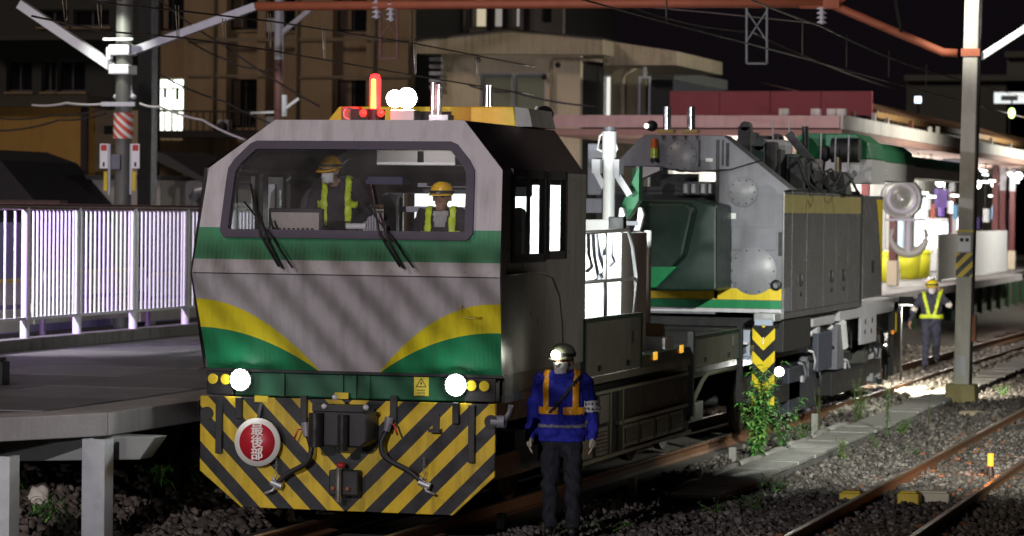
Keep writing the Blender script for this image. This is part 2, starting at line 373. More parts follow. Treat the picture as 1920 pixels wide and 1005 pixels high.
# concrete marker stakes
for i, (px, py, h, lab) in enumerate(((1373, 880, .28, 'short white concrete marker stake beside the leafy shrub'), (1527, 822, .36, 'grey concrete marker stake behind the weeds by the trough'), (1186, 946, .3, 'dim concrete marker stake near the feet of the worker in blue'), (940, 1003, .22, 'low concrete marker stake in front of the striped skirt'))):
    p = at(px, py, Z=-.2); b = MB().box(p.x - .045, p.x + .045, p.y - .045, p.y + .045, -.25, -.2 + h)
    tag(b.build('marker_stake', M_CONC, None, .012), lab, 'stake', 'concrete marker stakes')
# balise-like boxes by the near rail
for px, py, w_, h, m, lab in ((1598, 935, .26, .09, M_YEL, 'flat yellow box lying outside the near rail'), (1705, 944, .24, .14, M_YEL, 'yellow cable box between the near rails'), (1752, 942, .36, .13, mat('pale_plastic', (.62, .60, .45), .5), 'cream cable box between the near rails')):
    p = at(px, py, Z=-.13); t = thing('cable_box', lab, 'cable box', (p.x, p.y, -.15), 0, 'cable boxes by the near track')
    MB().box(p.x - w_ / 2, p.x + w_ / 2, p.y - .12, p.y + .12, -.15, -.15 + h).build('box', m, t, .015)
    MB().box(p.x - w_ / 2 + .03, p.x + w_ / 2 - .03, p.y - .09, p.y + .09, -.15 + h, -.15 + h + .02).build('lid', m, t, .006)
# orange ground lamp
p = at(1857, 892, Z=-.12); t = thing('track_lamp', 'small glowing orange lantern standing between the near rails', 'lamp', (p.x, p.y, -.12))
MB().cyl((p.x, p.y, -.12), (p.x, p.y, .0), .05, 12, .035).build('lamp_base', M_STEEL, t)
MB().cyl((p.x, p.y, .0), (p.x, p.y, .15), .036, 12).build('lens', emis('orange_glow', (1, .17, .006), 5), t)
lamp('track_lamp_light', 'POINT', (p.x - .02, p.y - .12, .08), 7, (1, .3, .04), .05)
# loose flat stone & scraps
p = at(1825, 777, Z=-.15)
tag(MB().prism([(p.x - .22, p.y - .15), (p.x + .12, p.y - .2), (p.x + .26, p.y + .05), (p.x + .05, p.y + .22), (p.x - .2, p.y + .1)], 'z', -.17, -.10).build('flat_stone', mat('sand_stone', (.36, .30, .2), .9), None, .02), 'flat pale stone slab lying on the ballast', 'stone')
# ================================================================== LEFT PLATFORM
PZ = 1.1
plat = tag(thing('platform', None, None, (-4, 10, 0)), kind='structure')
edge = [(-7.4, -6.5), (-3.6, -4.5), (-2.72, -2.1), (-2.08, -1.0), (-2.02, 1.1), (-2.0, 9), (-2.05, 20), (-2.05, 44), (-2.1, 80), (-1.2, 118)]
m_plat = mat('platform_asphalt', (.13, .13, .128), .6, 0, .6, .7, .4, 50, streak=.0); m_plat2 = mat('platform_worn_paving', (.17, .165, .155), .55, 0, .6, .9, .4, 40)
for j in range(13):
    for i_ in range(3):
        x0_, x1_ = -7.9 + i_ * 1.72, -7.9 + (i_ + 1) * 1.72 - .014; y0_ = -1.0 + j * 1.9
        MB().box(x0_, x1_, y0_, y0_ + 1.886, PZ - .0115, PZ + jit(.003)).build('paving_slab', (m_plat, m_plat2, m_plat)[(i_ + 2 * j) % 3], plat)
b = MB(); poly = [(-8.0, -6.5)] + [(x - .62, y) for x, y in edge] + [(-8.0, 118)]
b.prism(poly, 'z', PZ - .14, PZ - .012); b.build('deck', m_plat, plat)
m_edge = mat('platform_edge_concrete', (.30, .28, .28), .8, 0, .35, 1.2, .3, 40, streak=.25)
for (x0, y0), (x1, y1) in zip(edge, edge[1:]):
    n = max(1, round((y1 - y0) / 2.2)) if y1 > 1.2 else 1
    for i in range(n):
        if y0 + (y1 - y0) * i / n > 75: continue
        ax, ay = x0 + (x1 - x0) * i / n, y0 + (y1 - y0) * i / n; bx_, by = x0 + (x1 - x0) * (i + 1) / n, y0 + (y1 - y0) * (i + 1) / n - .012
        MB().prism([(ax, ay), (bx_, by), (bx_ - .61, by), (ax - .61, ay)], 'z', PZ - .22, PZ).build('edge_slab', m_edge, plat, .012)
# steel haunch, beam and posts below the platform end
MB().prism([(at(x, y, Y=-.9).x, min(.875, at(x, y, Y=-.9).z)) for x, y in ((-60, 866), (262, 862), (292, 800), (-60, 790))], 'y', -.9, -.6).build('haunch_beam', mat('grey_beam', (.2, .21, .2), .6), plat, .01)
for px, yy in ((172, -1.3), (118, 1.6), (-8, -3.4)):
    p = at(px, 900, Y=yy)
    MB().box(p.x - .10, p.x + .13, yy, yy + .03, -.4, .87).box(p.x - .10, p.x - .06, yy + .03, yy + .2, -.4, .87).box(p.x + .09, p.x + .13, yy + .03, yy + .2, -.4, .87).build('support_post', M_GALV, plat)
p = at(300, 815, Y=2.5); MB().prism([(p.x - .25, PZ - .25), (p.x + .22, PZ - .25), (p.x + .05, PZ - .75), (p.x - .3, PZ - .75)], 'y', 2.4, 2.75).build('bracket', M_DCONC, plat, .01)
# inner retaining wall below the platform edge further along
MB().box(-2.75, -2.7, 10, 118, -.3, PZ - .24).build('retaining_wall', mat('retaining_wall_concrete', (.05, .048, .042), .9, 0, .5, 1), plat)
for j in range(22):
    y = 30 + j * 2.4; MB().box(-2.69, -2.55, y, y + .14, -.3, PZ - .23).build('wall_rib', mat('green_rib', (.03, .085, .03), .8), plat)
# kerb below fence
MB().box(-8.25, -7.95, -6.5, 42, PZ, PZ + .16).build('kerb', M_DCONC, plat, .01)
# black box seen at left edge of platform
p = at(2, 722, Z=PZ); t = tag(MB().box(p.x - .25, p.x + .06, p.y - .1, p.y + .1, PZ, PZ + .26).box(p.x - .22, p.x + .03, p.y - .07, p.y + .07, PZ + .26, PZ + .30).build('equipment_box', M_BLACK, None, .015), 'small black equipment box standing on the platform', 'box')
# ------------------------------------------------------------------ FENCE
fence = thing('platform_fence', 'white metal fence of upright round bars along the platform', 'fence', (-8.1, 13, PZ + .16))
M_FEN = mat('fence_white_paint', (.74, .74, .78), .35, .1, .1)
fy = [5.95] + [at(px, 390, X=-8.1).y for px in (48, 146, 251, 349)]; fy += [fy[-1] + 2.0 * i for i in range(1, 6)]
post = bar = None
for y in fy:
    if post is None:
        post = MB().cyl((-8.1, y, PZ + .16), (-8.1, y, 3.02), .05, 16).build('post', M_FEN, fence); y_0 = y
        pb = MB().cyl((-8.1, y, PZ + .16), (-8.1, y, PZ + .42), .062, 16).build('post_base', M_FEN, post)
    else: c = share(post, fence, (0, y - y_0, 0)); share(pb, c, (0, 0, 0))
MB().cyl((-8.1, 5.9, 3.03), (-8.1, fy[-1], 3.03), .045, 12).build('top_rail', mat('fence_top_rail', (.16, .09, .075), .4, .3), fence)
MB().box(-8.13, -8.07, 5.9, fy[-1], PZ + .40, PZ + .44).build('bottom_rail', M_FEN, fence)
for a, b_ in zip(fy, fy[1:]):
    for i in range(1, 13):
        y = a + (b_ - a) * i / 13
        if bar is None: bar = MB().cyl((-8.1, y, PZ + .44), (-8.1, y, 2.98), .0195, 8, caps=False).build('bar', M_FEN, fence); yb = y
        else: share(bar, fence, (0, y - yb, 0))
# street behind the fence: lit pavement, low parapet, dark blue hoarding
m_pav = mat('street_paving', (.10, .095, .10), .9, 0, .3, 1)
tag(MB().box(-40, -8.3, -10, 60, .55, .62).build('street', m_pav), kind='structure')
t = thing('street_guard_rail', 'cream guard rail with yellow caps behind the platform fence', 'guard rail', (-11, 14, .62))
m_cream = mat('cream_rail', (.55, .54, .46), .5, 0, .2)
for j in range(5):
    y0 = 4.0 + j * 4.3; z = 1.5 + (j % 2) * .1
    MB().box(-11.06, -11, y0, y0 + 4.1, z, z + .34).build('beam', m_cream, t)
    MB().box(-11.05, -10.985, y0, y0 + 4.1, z + .342, z + .40).build('cap_strip', M_YEL, t)
    MB().box(-11.3, -11.2, y0, y0 + 4.1, z - .45, z - .1).build('lower_beam', m_cream, t)
    MB().cyl((-11.1, y0 + .1, .62), (-11.1, y0 + .1, z + .3), .05, 8).build('post', M_GALV, t)
t = thing('site_hoarding', 'dark blue panelled hoarding behind the platform fence', 'hoarding', (-13.6, 14, .62))
m_hoard = mat('indigo_hoarding', (.20, .16, .46), .5, 0, .2)
for j in range(14):
    MB().box(-13.7, -13.62, 1 + j * 2, 1 + j * 2 + 1.97,   .62, 2.75).build('panel', m_hoard, t, .01)
lamp('street_lamp_light', 'SPOT', (-10.6, 5.0, 5.2), 6000, (.90, .84, 1), .12, (-8.8, 15, 2.0), 80, .5)
lamp('street_lamp_light_purple', 'SPOT', (-9.6, 4.0, 4.4), 3600, (.5, .1, 1), .1, (-8.6, 11, 2.9), 40, .9)
t = thing('street_lamp', 'street lamp with twin heads on the pavement behind the fence', 'street lamp', (-10.6, 4.6, .62))
MB().cyl((-10.6, 4.6, .62), (-10.6, 4.6, 5.3), .06, 12, .045).build('pole', M_GALV, t)
MB().box(-10.75, -10.45, 4.6, 5.15, 5.28, 5.36).box(-10.45, -9.5, 3.9, 4.15, 4.48, 4.56).beam((-10.6, 4.6, 4.5), (-9.7, 4.05, 4.52), .05).build('head', M_GALV, t)
# ------------------------------------------------------------------ white sacks, stick and stakes under the platform
def sack(px, py, Y, s, lab):
    p = on_ground(px, py + 18) + Vector((0, 0, s * .5)); bm = bmesh.new(); bmesh.ops.create_icosphere(bm, subdivisions=3, radius=1)
    for v in bm.verts:
        c = v.co; k = 1 + .22 * math.sin(3 * c.x + 5 * c.z + px) * math.cos(4 * c.y + 2 * c.z) + jit(.05)
        v.co = Vector((c.x * .8 * k + .25 * c.z, c.y * .7 * k, c.z * (1.0 if c.z > 0 else .7) * k)) * s
    me = bpy.data.meshes.new('sack'); bm.to_mesh(me); bm.free()
    for f in me.polygons: f.use_smooth = True
    me.materials.append(mat('dirty_white_sack', (.55, .5, .42), .8, 0, .35, 5, .3, 12)); o = bpy.data.objects.new('sack', me); COL.objects.link(o); o.location = p
    tag(o, lab, 'sack')
sack(352, 866, 2.2, .17, 'pale bulging sack in the weeds beside the striped skirt')
sack(68, 935, .8, .14, 'crumpled white plastic sack under the platform')
p = on_ground(330, 846) + Vector((0, 0, .05)); tag(MB().beam(p - Vector((.16, 0, 0)), p + Vector((.14, .1, -.02)), .05).build('timber_offcut', mat('pale_timber', (.42, .33, .2), .8)), 'short pale timber offcut on the stones under the platform', 'timber')
p = at(262, 965, Z=-.15); tag(MB().box(p.x - .04, p.x + .04, p.y - .04, p.y + .04, -.3, .0).build('marker_stake', M_CONC, None, .01), 'dark concrete marker stake in front of the platform post', 'stake', 'concrete marker stakes')
# ================================================================== CAB WAGON (match wagon of the crane)
cabw = thing('crane_cab_wagon', 'green, grey and yellow crane match wagon with driver cab and striped skirt', 'rail vehicle', (0, 0, 0))
XL, XR, XC = -1.53, 1.48, -.03
def livery(t, P, mixc):                        # paint bands of the cab front
    x, y, z = P; ax = (x - XC).abs()
    grey, green, yel = (.46, .43, .46), (.012, .21, .085), (.74, .62, .015)
    s = ax * (-1 / 1.2) + (1.5 / 1.2); k = (s * s) * -1 + 1.0
    side = s.lt(1.0)
    top = k * .68 + 1.49; bot = k * .41 + 1.485
    c = mixc((z.gt(2.555)) * (z.lt(2.86)), grey, green)
    c = mixc(side * z.lt(top), c, yel); c = mixc(side * z.lt(bot), c, green)
    return c
m_face = mat('cab_front_livery', (1, 1, 1), .40, 0, .10, 1.3, .22, 2.2, pattern=livery, streak=.30, rib=140)
NOSE = [(1.49, .02), (2.42, -.22), (3.43, 0.0), (3.9, .10)]
def ny(z): return float(np.interp(z, [a for a, _ in NOSE], [b_ for _, b_ in NOSE]))
# front panel: outline polygon minus window, cut in horizontal strips so it follows the nose
outer = {1.49: (-1.48, 1.49), 2.42: (-1.56, 1.53), 3.43: (-1.48, 1.48), 3.9: (-.84, 1.07)}
def ox(z): zs = sorted(outer); return tuple(float(np.interp(z, zs, [outer[q][i] for q in zs])) for i in (0, 1))
WIN = [(2.80, -1.235, 1.175), (2.84, -1.265, 1.205), (3.30, -1.245, 1.185), (3.42, -1.235, 1.175), (3.50, -1.185, 1.13), (3.645, -1.04, 1.00), (3.665, -.99, .95)]
def wx(z): zs = [a for a, _, _ in WIN]; return tuple(float(np.interp(z, zs, [q[i] for q in WIN])) for i in (1, 2))
b = MB(); zs = sorted(set([1.49, 1.9, 2.2, 2.42, 2.6, 2.8, 3.43, 3.9] + [a for a, _, _ in WIN] + [2.82, 3.1, 3.55, 3.6]))
for z0, z1 in zip(zs, zs[1:]):
    o0, o1 = ox(z0), ox(z1)
    if z0 >= WIN[0][0] and z1 <= WIN[-1][0]:
        w0, w1 = wx(z0), wx(z1)
        for l0, r0, l1, r1 in ((o0[0], w0[0], o1[0], w1[0]), (w0[1], o0[1], w1[1], o1[1])):
            b.add([(l0, ny(z0), z0), (r0, ny(z0), z0), (r1, ny(z1), z1), (l1, ny(z1), z1)], [(0, 1, 2, 3)])
    else: b.add([(o0[0], ny(z0), z0), (o0[1], ny(z0), z0), (o1[1], ny(z1), z1), (o1[0], ny(z1), z1)], [(0, 1, 2, 3)])
fp = b.build('front_panel', m_face, cabw); sm = fp.modifiers.new('solid', 'SOLIDIFY'); sm.thickness = .024; sm.offset = 0
# window frame and glass
ring = [(wx(z)[0], z) for z, *_ in WIN] + [(wx(z)[1], z) for z, *_ in WIN[::-1]]
n = len(ring); b = MB()
def offs(d):
    out = []
    for i in range(n):
        p, q, r_ = Vector(ring[i - 1]), Vector(ring[i]), Vector(ring[(i + 1) % n]); e1, e2 = (q - p).normalized(), (r_ - q).normalized()
        n1, n2 = Vector((-e1.y, e1.x)), Vector((-e2.y, e2.x)); m_ = (n1 + n2); m_ = m_ / max(.5, m_.dot(n1)); out.append(q + m_ * d)
    return out
RO, RI = offs(.035), offs(-.045)
for i in range(n):
    q = [RO[i], RO[(i + 1) % n], RI[(i + 1) % n], RI[i]]
    vs = [(x, ny(z) - .045, z) for x, z in q] + [(x, ny(z) + .05, z) for x, z in q]
    b.add(vs, [(0, 1, 2, 3), (0, 4, 5, 1), (3, 2, 6, 7)])
b.build('windscreen_frame', mat('window_rubber_purple', (.035, .022, .05), .5), cabw)
b = MB(); b.add([(x, ny(z) + .02, z) for x, z in ring], [tuple(range(n))]); b.build('windscreen', M_WIND, cabw)
# sides, chamfered roof, rear wall
m_side = mat('cab_side_paint', (.135, .132, .128), .33, 0, .35, 1.2, streak=.3)
CY = 3.08
for sx, X in ((1, 1.48), (-1, -1.53)):
    holes = [(.36, 1.47, 2.60, 3.40), (1.62, 2.28, 2.62, 3.40)]
    b = MB().wall('x', X, -.05 * sx, .06, CY, 1.49, 3.435, holes)
    b.add([(X, .06, 1.49), (X, .06, 3.435), (X + .0, ny(3.43), 3.435), (X + .05 * sx, -.22, 2.42), (X, .02, 1.49)], [(0, 1, 2, 3, 4)])
    sp = b.build('side_panel', m_side, cabw)
    for h in holes:
        a0, a1, e, f = h; wb = MB()
        for (y0, y1, z0, z1) in ((a0 - .05, a0 + .03, e - .05, f + .05), (a1 - .03, a1 + .05, e - .05, f + .05), (a0, a1, e - .05, e + .03), (a0, a1, f - .03, f + .05)): wb.box(X - .03, X + .015 * sx + (.0 if sx > 0 else .0), y0, y1, z0, z1)
        if a1 - a0 > 1: wb.box(X - .02, X + .012 * sx, (a0 + a1) / 2 - .02, (a0 + a1) / 2 + .02, e, f)
        o = wb.build('window_frame', M_BLACK, sp); MB().box(X - .012, X - .008, a0, a1, e, f).build('window_pane', M_GLASS, o)
# curved crease strip on side
pts = [(1.485, .15, 2.45), (1.485, 1.3, 2.45), (1.485, 1.8, 2.4), (1.485, 2.1, 2.2), (1.485, 2.22, 1.9), (1.485, 2.25, 1.5)]
MB().tube(pts, .018, 6).build('side_moulding', m_side, cabw)
b = MB(); b.add([(-.84, .1, 3.9), (1.07, .1, 3.9), (1.07, 3.35, 3.9), (-.84, 3.35, 3.9), (1.48, CY, 3.435), (1.48, 0, 3.435), (-1.53, 0, 3.435), (-1.53, CY, 3.435)],
      [(0, 1, 2, 3), (1, 5, 4, 2), (0, 3, 7, 6)]); rf = b.build('roof', mat('roof_dark', (.04, .028, .03), .55, 0, .3), cabw)
b = MB().wall('y', CY, .05, -1.53, 1.48, 1.49, 3.435, [(at(470, 400, Y=CY).x, at(500, 400, Y=CY).x, 1.8, 3.25), (at(524, 400, Y=CY).x, at(545, 400, Y=CY).x, 1.8, 3.25), (at(682, 400, Y=CY).x, at(738, 400, Y=CY).x, 2.5, 3.1), (at(755, 400, Y=CY).x, .28, 2.5, 3.22), (.36, 1.3, 2.45, 3.32)]); b.build('rear_wall', m_side, cabw)
b = MB(); b.add([(-1.53, CY, 3.435), (1.48, CY, 3.435), (1.07, 3.35, 3.9), (-.84, 3.35, 3.9)], [(0, 1, 2, 3)]); b.build('rear_hood', M_WHITE, cabw)
MB().box(-1.45, 1.42, .06, CY, 1.5, 1.58).build('cab_floor', M_BLACK, cabw)
# interior
m_int = mat('interior_dark', (.05, .045, .05), .7, 0, .3)
MB().prism([(.12, 1.6), (.75, 1.6), (.75, 2.55), (.55, 2.74), (.12, 2.78)], 'x', -1.3, 1.3).build('dashboard', m_int, cabw, .02)
p0, p1 = at(505, 390, Y=.35), at(605, 436, Y=.35)
o = MB().box(p0.x, p1.x, .33, .40, 2.74, p0.z).build('control_panel', M_BLACK, cabw, .01)
b = MB()
MB().box(p0.x + .03, p1.x - .03, .322, .329, 2.75, p0.z - .04).build('panel_face', mat('panel_beige', (.42, .36, .33), .5, 0, .3, 20), o)
for i in range(9): b.box(p0.x + .06 + i * .048, p0.x + .085 + i * .048, .312, .321, 2.80, 2.86)
b.build('switches', M_BLACK, o)
q0, q1 = at(718, 282, Y=1.2), at(865, 311, Y=1.2)
o = MB().box(q0.x, q1.x, 1.0, 1.25, q1.z, q0.z).build('overhead_console', M_WHITE, cabw, .01); MB().box(q0.x + .43, q0.x + .49, .985, .999, q1.z + .03, q0.z - .01).build('radio', M_BLACK, o)
q0, q1 = at(645, 330, Y=2.4), at(760, 346, Y=2.4)
MB().box(q0.x, q1.x, 2.3, 2.5, q1.z, q0.z + .02).build('equipment_shelf', mat('navy_box', (.04, .045, .12), .5), cabw)
MB().box(.95, 1.30, 1.35, 1.55, 2.0, 3.08).build('seat_back', M_BLACK, cabw, .06)
MB().box(at(560, 400, Y=2.6).x, at(596, 400, Y=2.6).x, 2.4, 2.9, 1.6, 3.3).build('cabinet', m_int, cabw, .02)
MB().box(at(722, 400, Y=2.55).x, at(746, 400, Y=2.55).x, 2.5, 2.6, 1.6, 3.2).build('pillar', M_BLACK, cabw)
for py in (345, 392): q0, q1 = at(750, py, Y=2.9), at(880, py, Y=2.9); MB().box(q0.x, q1.x, 2.86, 2.92, q0.z - .03, q0.z + .03).build('window_bar', M_LGREY, cabw)
for px in (512, 548): 
    q = at(px, 400, Y=2.6); MB().box(q.x - .035, q.x + .035, 2.55, 2.62, 1.6, 3.3).build('stanchion', M_LGREY, cabw)
lamp('cab_interior_fill', 'POINT', (.5, .45, 3.66), 6, (1, .9, .85), .06)  # fill light added inside the cab to brighten the two men
MB().box(.4, .6, .4, .52, 3.76, 3.80).build('added_cab_lamp', emis('cab_fill_glow', (1, .9, .85), 1.2), cabw)
# wipers
for bx_, tx in ((498, 548), (722, 775)):
    A0, A1 = at(bx_ - 60 + 30, 345 if bx_ < 600 else 360, Y=-.1), at(tx - 15, 497, Y=-.24)
    b = MB().tube([at(tx - 25, 500, Y=-.27), at(bx_ - 10, 440, Y=-.24), at(bx_ - 28, 345, Y=-.12)], .012, 6); b.tube([at(tx, 502, Y=-.27), at(bx_ + 12, 445, Y=-.25), at(bx_ - 40, 378, Y=-.16)], .009, 6)
    b.tube([at(tx - 18, 503, Y=-.28), at(tx - 45, 455, Y=-.29), at(tx - 62, 400, Y=-.2)], .014, 6); b.build('wiper', M_BLACK, cabw)
# grab handle on yellow swoosh and yellow outline step
a = at(868, 575, Y=-.16); MB().tube([a, a + Vector((.0, -.05, 0)), a + Vector((0, -.05, -.1)), a + Vector((.18, -.05, -.1)), a + Vector((.18, 0, -.1))], .008, 6).build('grab_handle', M_YEL, cabw)
# bolt rows and seam of the cab front
for zz in (2.47, 3.72):
    for k_ in range(13 if zz < 3 else 9):
        w_ = 1.45 if zz < 3 else .8; x = XC - w_ + 2 * w_ * k_ / (12 if zz < 3 else 8); MB().ball((x, ny(zz) - .012, zz), (.011, .006, .011), 6).build('rivet', M_LGREY, cabw)
b = MB(); b.add([(-1.545, ny(2.415) - .014, 2.415), (1.515, ny(2.415) - .014, 2.415), (1.515, ny(2.425) - .014, 2.425), (-1.545, ny(2.425) - .014, 2.425)], [(0, 1, 2, 3)]); b.build('nose_seam', M_STEEL, cabw)
# --- roof equipment
hb = MB(); hb.prism([(at(606, 225, Y=2).x, 3.9), (at(635, 225, Y=2).x, 4.1), (at(962, 225, Y=2).x, 4.1), (at(968, 225, Y=2).x, 3.9)], 'y', 2.0, 2.9); o = hb.build('roof_hatch', M_YEL, cabw, .015)
MB().box(-.2, .35, 1.99, 2.0, 3.92, 4.05).build('hatch_grille', M_BLACK, o)
MB().prism([(at(966, 225, Y=2).x, 3.9), (at(998, 225, Y=2).x, 3.9), (at(990, 225, Y=2).x, 4.08), (at(964, 225, Y=2).x, 4.1)], 'y', 2.01, 2.9).build('hatch_side', m_side, o)
def rp(px, py, Y=.7): return at(px, py, Y=Y)
p = rp(703, 205, .45); q = rp(703, 138, .45)
o = MB().cyl((p.x, p.y, 3.9), (p.x, p.y, p.z), .07, 14).build('beacon_base', M_BLACK, cabw)
MB().lathe([(.052, p.z), (.055, p.z + .04), (.055, q.z - .05), (.04, q.z - .01), (.001, q.z)], (p.x, p.y, 0), 16).build('red_beacon', emis('beacon_red', (1, .012, .012), 9), cabw)
MB().lathe([(.026, p.z + .01), (.024, q.z - .06), (.001, q.z - .05)], (p.x, p.y - .045, 0), 10).build('beacon_core', emis('beacon_core', (1, .45, .03), 9), cabw)
lamp('beacon_light', 'POINT', (p.x, p.y - .25, q.z - .15), 22, (1, .03, .03), .05)
p = rp(740, 185, .3); q = rp(763, 184, .3); g = rp(757, 222, .3)
o = MB().box(g.x - .12, g.x + .12, .25, .45, 3.9, g.z + .08).build('floodlight_base', M_WHITE, cabw, .01)
hm = MB().lathe([(.085, .12), (.10, .02), (.10, 0)], (q.x, .3, q.z), 16, 'y').lathe([(.07, .12), (.085, .02), (.085, 0)], (p.x - .01, .33, p.z), 16, 'y').build('floodlight_housing', M_BLACK, cabw)
fl = MB()
for c_, r_ in ((q, .10), (p, .085)):
    fl.lathe([(r_, 0), (r_ * .8, -.025), (r_ * .4, -.04), (.001, -.044)], (c_.x - (.01 if c_ is p else 0), .3 if c_ is q else .33, c_.z), 18, 'y')
fl.build('floodlight_lens', emis('flood_white', (1, .97, 1), 60), hm)
lamp('roof_flood_light', 'SPOT', (q.x, .05, q.z), 60, (1, .95, 1), .1, (q.x + 1, -20, 2), 110, .6)
p = rp(655, 213, .45)
o = MB().box(p.x - .09, p.x + .09, .45, .6, p.z - .08, p.z + .07).build('loudspeaker', mat('horn_red', (.3, .12, .08), .5), cabw, .02)
MB().lathe([(.06, -.02), (.03, .03), (.02, .05)], (p.x, .45, p.z), 14, 'y').build('horn_mouth', M_LGREY, o)
for px in (681, 714): pp = rp(px, 212, .4); MB().ball(pp, .04, 10).build('signal_lamp', emis('small_red_lamps', (1, .03, .02), 2.5), cabw)
b = MB().box(rp(675, 212).x, rp(728, 212).x, .42, .6, 3.9, 4.02); b.build('lamp_bracket', M_BLACK, cabw)
for px, top in ((812, 155), (823, 158)):
    p = rp(px, 220, 1.0); q = rp(px, top, 1.0); MB().cyl((p.x, 1, 3.9), (p.x, 1, q.z), .03, 14).build('exhaust_pipe', M_CHROME, cabw)
p = rp(825, 222, .9); MB().box(p.x - .1, p.x + .1, .85, 1.05, 3.9, 3.98).build('exhaust_foot', M_LGREY, cabw, .01)
p = rp(914, 195, 2.5); q = rp(914, 160, 2.5); MB().cyl((p.x, 2.5, 4.1), (p.x, 2.5, q.z), .05, 16).build('exhaust_stack', M_CHROME, cabw)
p = at(1021, 216, Y=3.2); o = MB().ball(p, (.10, .08, .10), 18).build('rear_lamp', mat('black_gloss', (.01, .01, .01), .08, 0, 0), cabw); MB().tube([(p.x - .13, 3.2, 3.85), (p.x - .13, 3.2, p.z), (p.x - .08, 3.2, p.z + .09)], .016, 6).build('lamp_bracket', M_WHITE, o)
# --- buffer beam with lamps
m_beam = mat('beam_green', (.01, .12, .055), .4, 0, .25, streak=.3)
bb = MB().box(-1.42, 1.42, .0, .14, 1.235, 1.465).build('buffer_beam', m_beam, cabw, .012)
MB().box(-1.55, 1.52, -.05, .12, 1.47, 1.495).build('beam_lip', M_STEEL, cabw)
for px in (640, 665, 690, 530): 
    q = at(px, 720, Y=-.02); MB().box(q.x - .02, q.x + .02, -.03, 0, 1.24, 1.46).build('stiffener', m_beam, bb)
def lampunit(px_box0, px_box1, dots, head):
    a0, a1 = at(px_box0, 712, Y=-.05), at(px_box1, 712, Y=-.05)
    o = MB().box(a0.x, a1.x, -.05, .08, 1.24, 1.465).build('lamp_box', M_BLACK, bb, .01)
    for px, py in dots:
        q = at(px, py, Y=-.06); MB().cyl((q.x, -.065, q.z), (q.x, -.045, q.z), .05, 18).build('yellow_lens', mat('amber_lens', (.75, .55, .03), .3, 0, .1), o)
    q = at(head[0], head[1], Y=-.06)
    MB().cyl((q.x, -.07, q.z), (q.x, .0, q.z), .112, 22).build('headlight_rim', M_CHROME, bb)
    MB().lathe([(.100, -.07), (.085, -.10), (.05, -.125), (.001, -.135)], (q.x, 0, q.z), 22, 'y').build('headlight', emis('headlight_glow', (.93, 1, .97), 45), bb)
    lamp('headlight_light', 'SPOT', (q.x, -.2, q.z), 55, (.9, 1, .96), .1, (q.x + .6, -12, .9), 130, .6)
lampunit(387, 438, ((399, 710), (423, 711)), (451, 712)); lampunit(872, 930, ((884, 723), (908, 724)), (855, 722))
q0, q1 = at(776, 707, Y=-.02), at(803, 743, Y=-.02)
o = MB().box(q0.x, q1.x, -.012, -.003, q1.z, q0.z).build('warning_label', mat('label_yellow', (.72, .6, .06), .5, 0, .05), bb)
cxl, cz_ = (q0.x + q1.x) / 2, (q0.z + q1.z) / 2
b = MB().add([(cxl - .055, -.0145, cz_ - .005), (cxl + .055, -.0145, cz_ - .005), (cxl, -.0145, cz_ + .085)], [(0, 1, 2)]).build('warning_triangle', M_BLACK, o)
MB().add([(cxl - .043, -.0165, cz_ + .003), (cxl + .043, -.0165, cz_ + .003), (cxl, -.0165, cz_ + .07)], [(0, 1, 2)]).build('triangle_fill', MATS['label_yellow'], o)
MB().add([(cxl + .008, -.0185, cz_ + .055), (cxl - .012, -.0185, cz_ + .03), (cxl + .0, -.0185, cz_ + .03), (cxl - .006, -.0185, cz_ + .008), (cxl + .014, -.0185, cz_ + .036), (cxl + .003, -.0185, cz_ + .036)], [(0, 1, 2, 3, 4, 5)]).build('lightning_mark', M_BLACK, o)
for i in range(3): MB().box(cxl - .04, cxl + .04, -.0145, -.013, cz_ - .03 - i * .025, cz_ - .04 - i * .025).build('label_line', mat('label_grey', (.3, .26, .05), .6), o)
# --- striped skirt
def chev(t, P, mixc):
    x, y, z = P; q = (z - (x - XC).abs() + .965) / .342 + .25 + 10
    c = mixc(q.fract().lt(.5), (.012, .012, .015), (.58, .40, .012)); return c
m_chev = mat('hazard_stripes', (1, 1, 1), .35, 0, .30, 2.5, .14, 4, pattern=chev, streak=.5)
def skx(z): return
sk = [(-1.53, 1.225), (-1.53, .50), (-1.10, .16), (1.04, .16), (1.45, .54), (1.45, 1.225)]
skirt = MB().prism(sk[::-1], 'y', -.06, -.02).build('striped_skirt', m_chev, cabw, .006)
def sp_(px, py, Y=-.1): return at(px, py, Y=Y)
# round sign 最後部
c = sp_(483, 829, -.16)
rs = MB().lathe([(.001, -.012), (.232, -.012), (.232, .012), (.001, .012)], (c.x, -.16, c.z), 40, 'y').build('tail_sign', mat('sign_white', (.72, .70, .66), .5, 0, .06), cabw)
MB().lathe([(.001, -.016), (.182, -.016), (.182, -.0125)], (c.x, -.16, c.z), 40, 'y').build('red_disc', mat('sign_red', (.42, .012, .025), .5, 0, .08), rs)
text('sign_lettering', '最\n後\n部', .128, MATS['sign_white'], rs, (c.x, -.1785, c.z - .002), depth=.0012, bold=.0032)
MB().beam((c.x, -.15, c.z + .2), (c.x, -.06, c.z + .36), .03).build('sign_hanger', M_STEEL, rs)
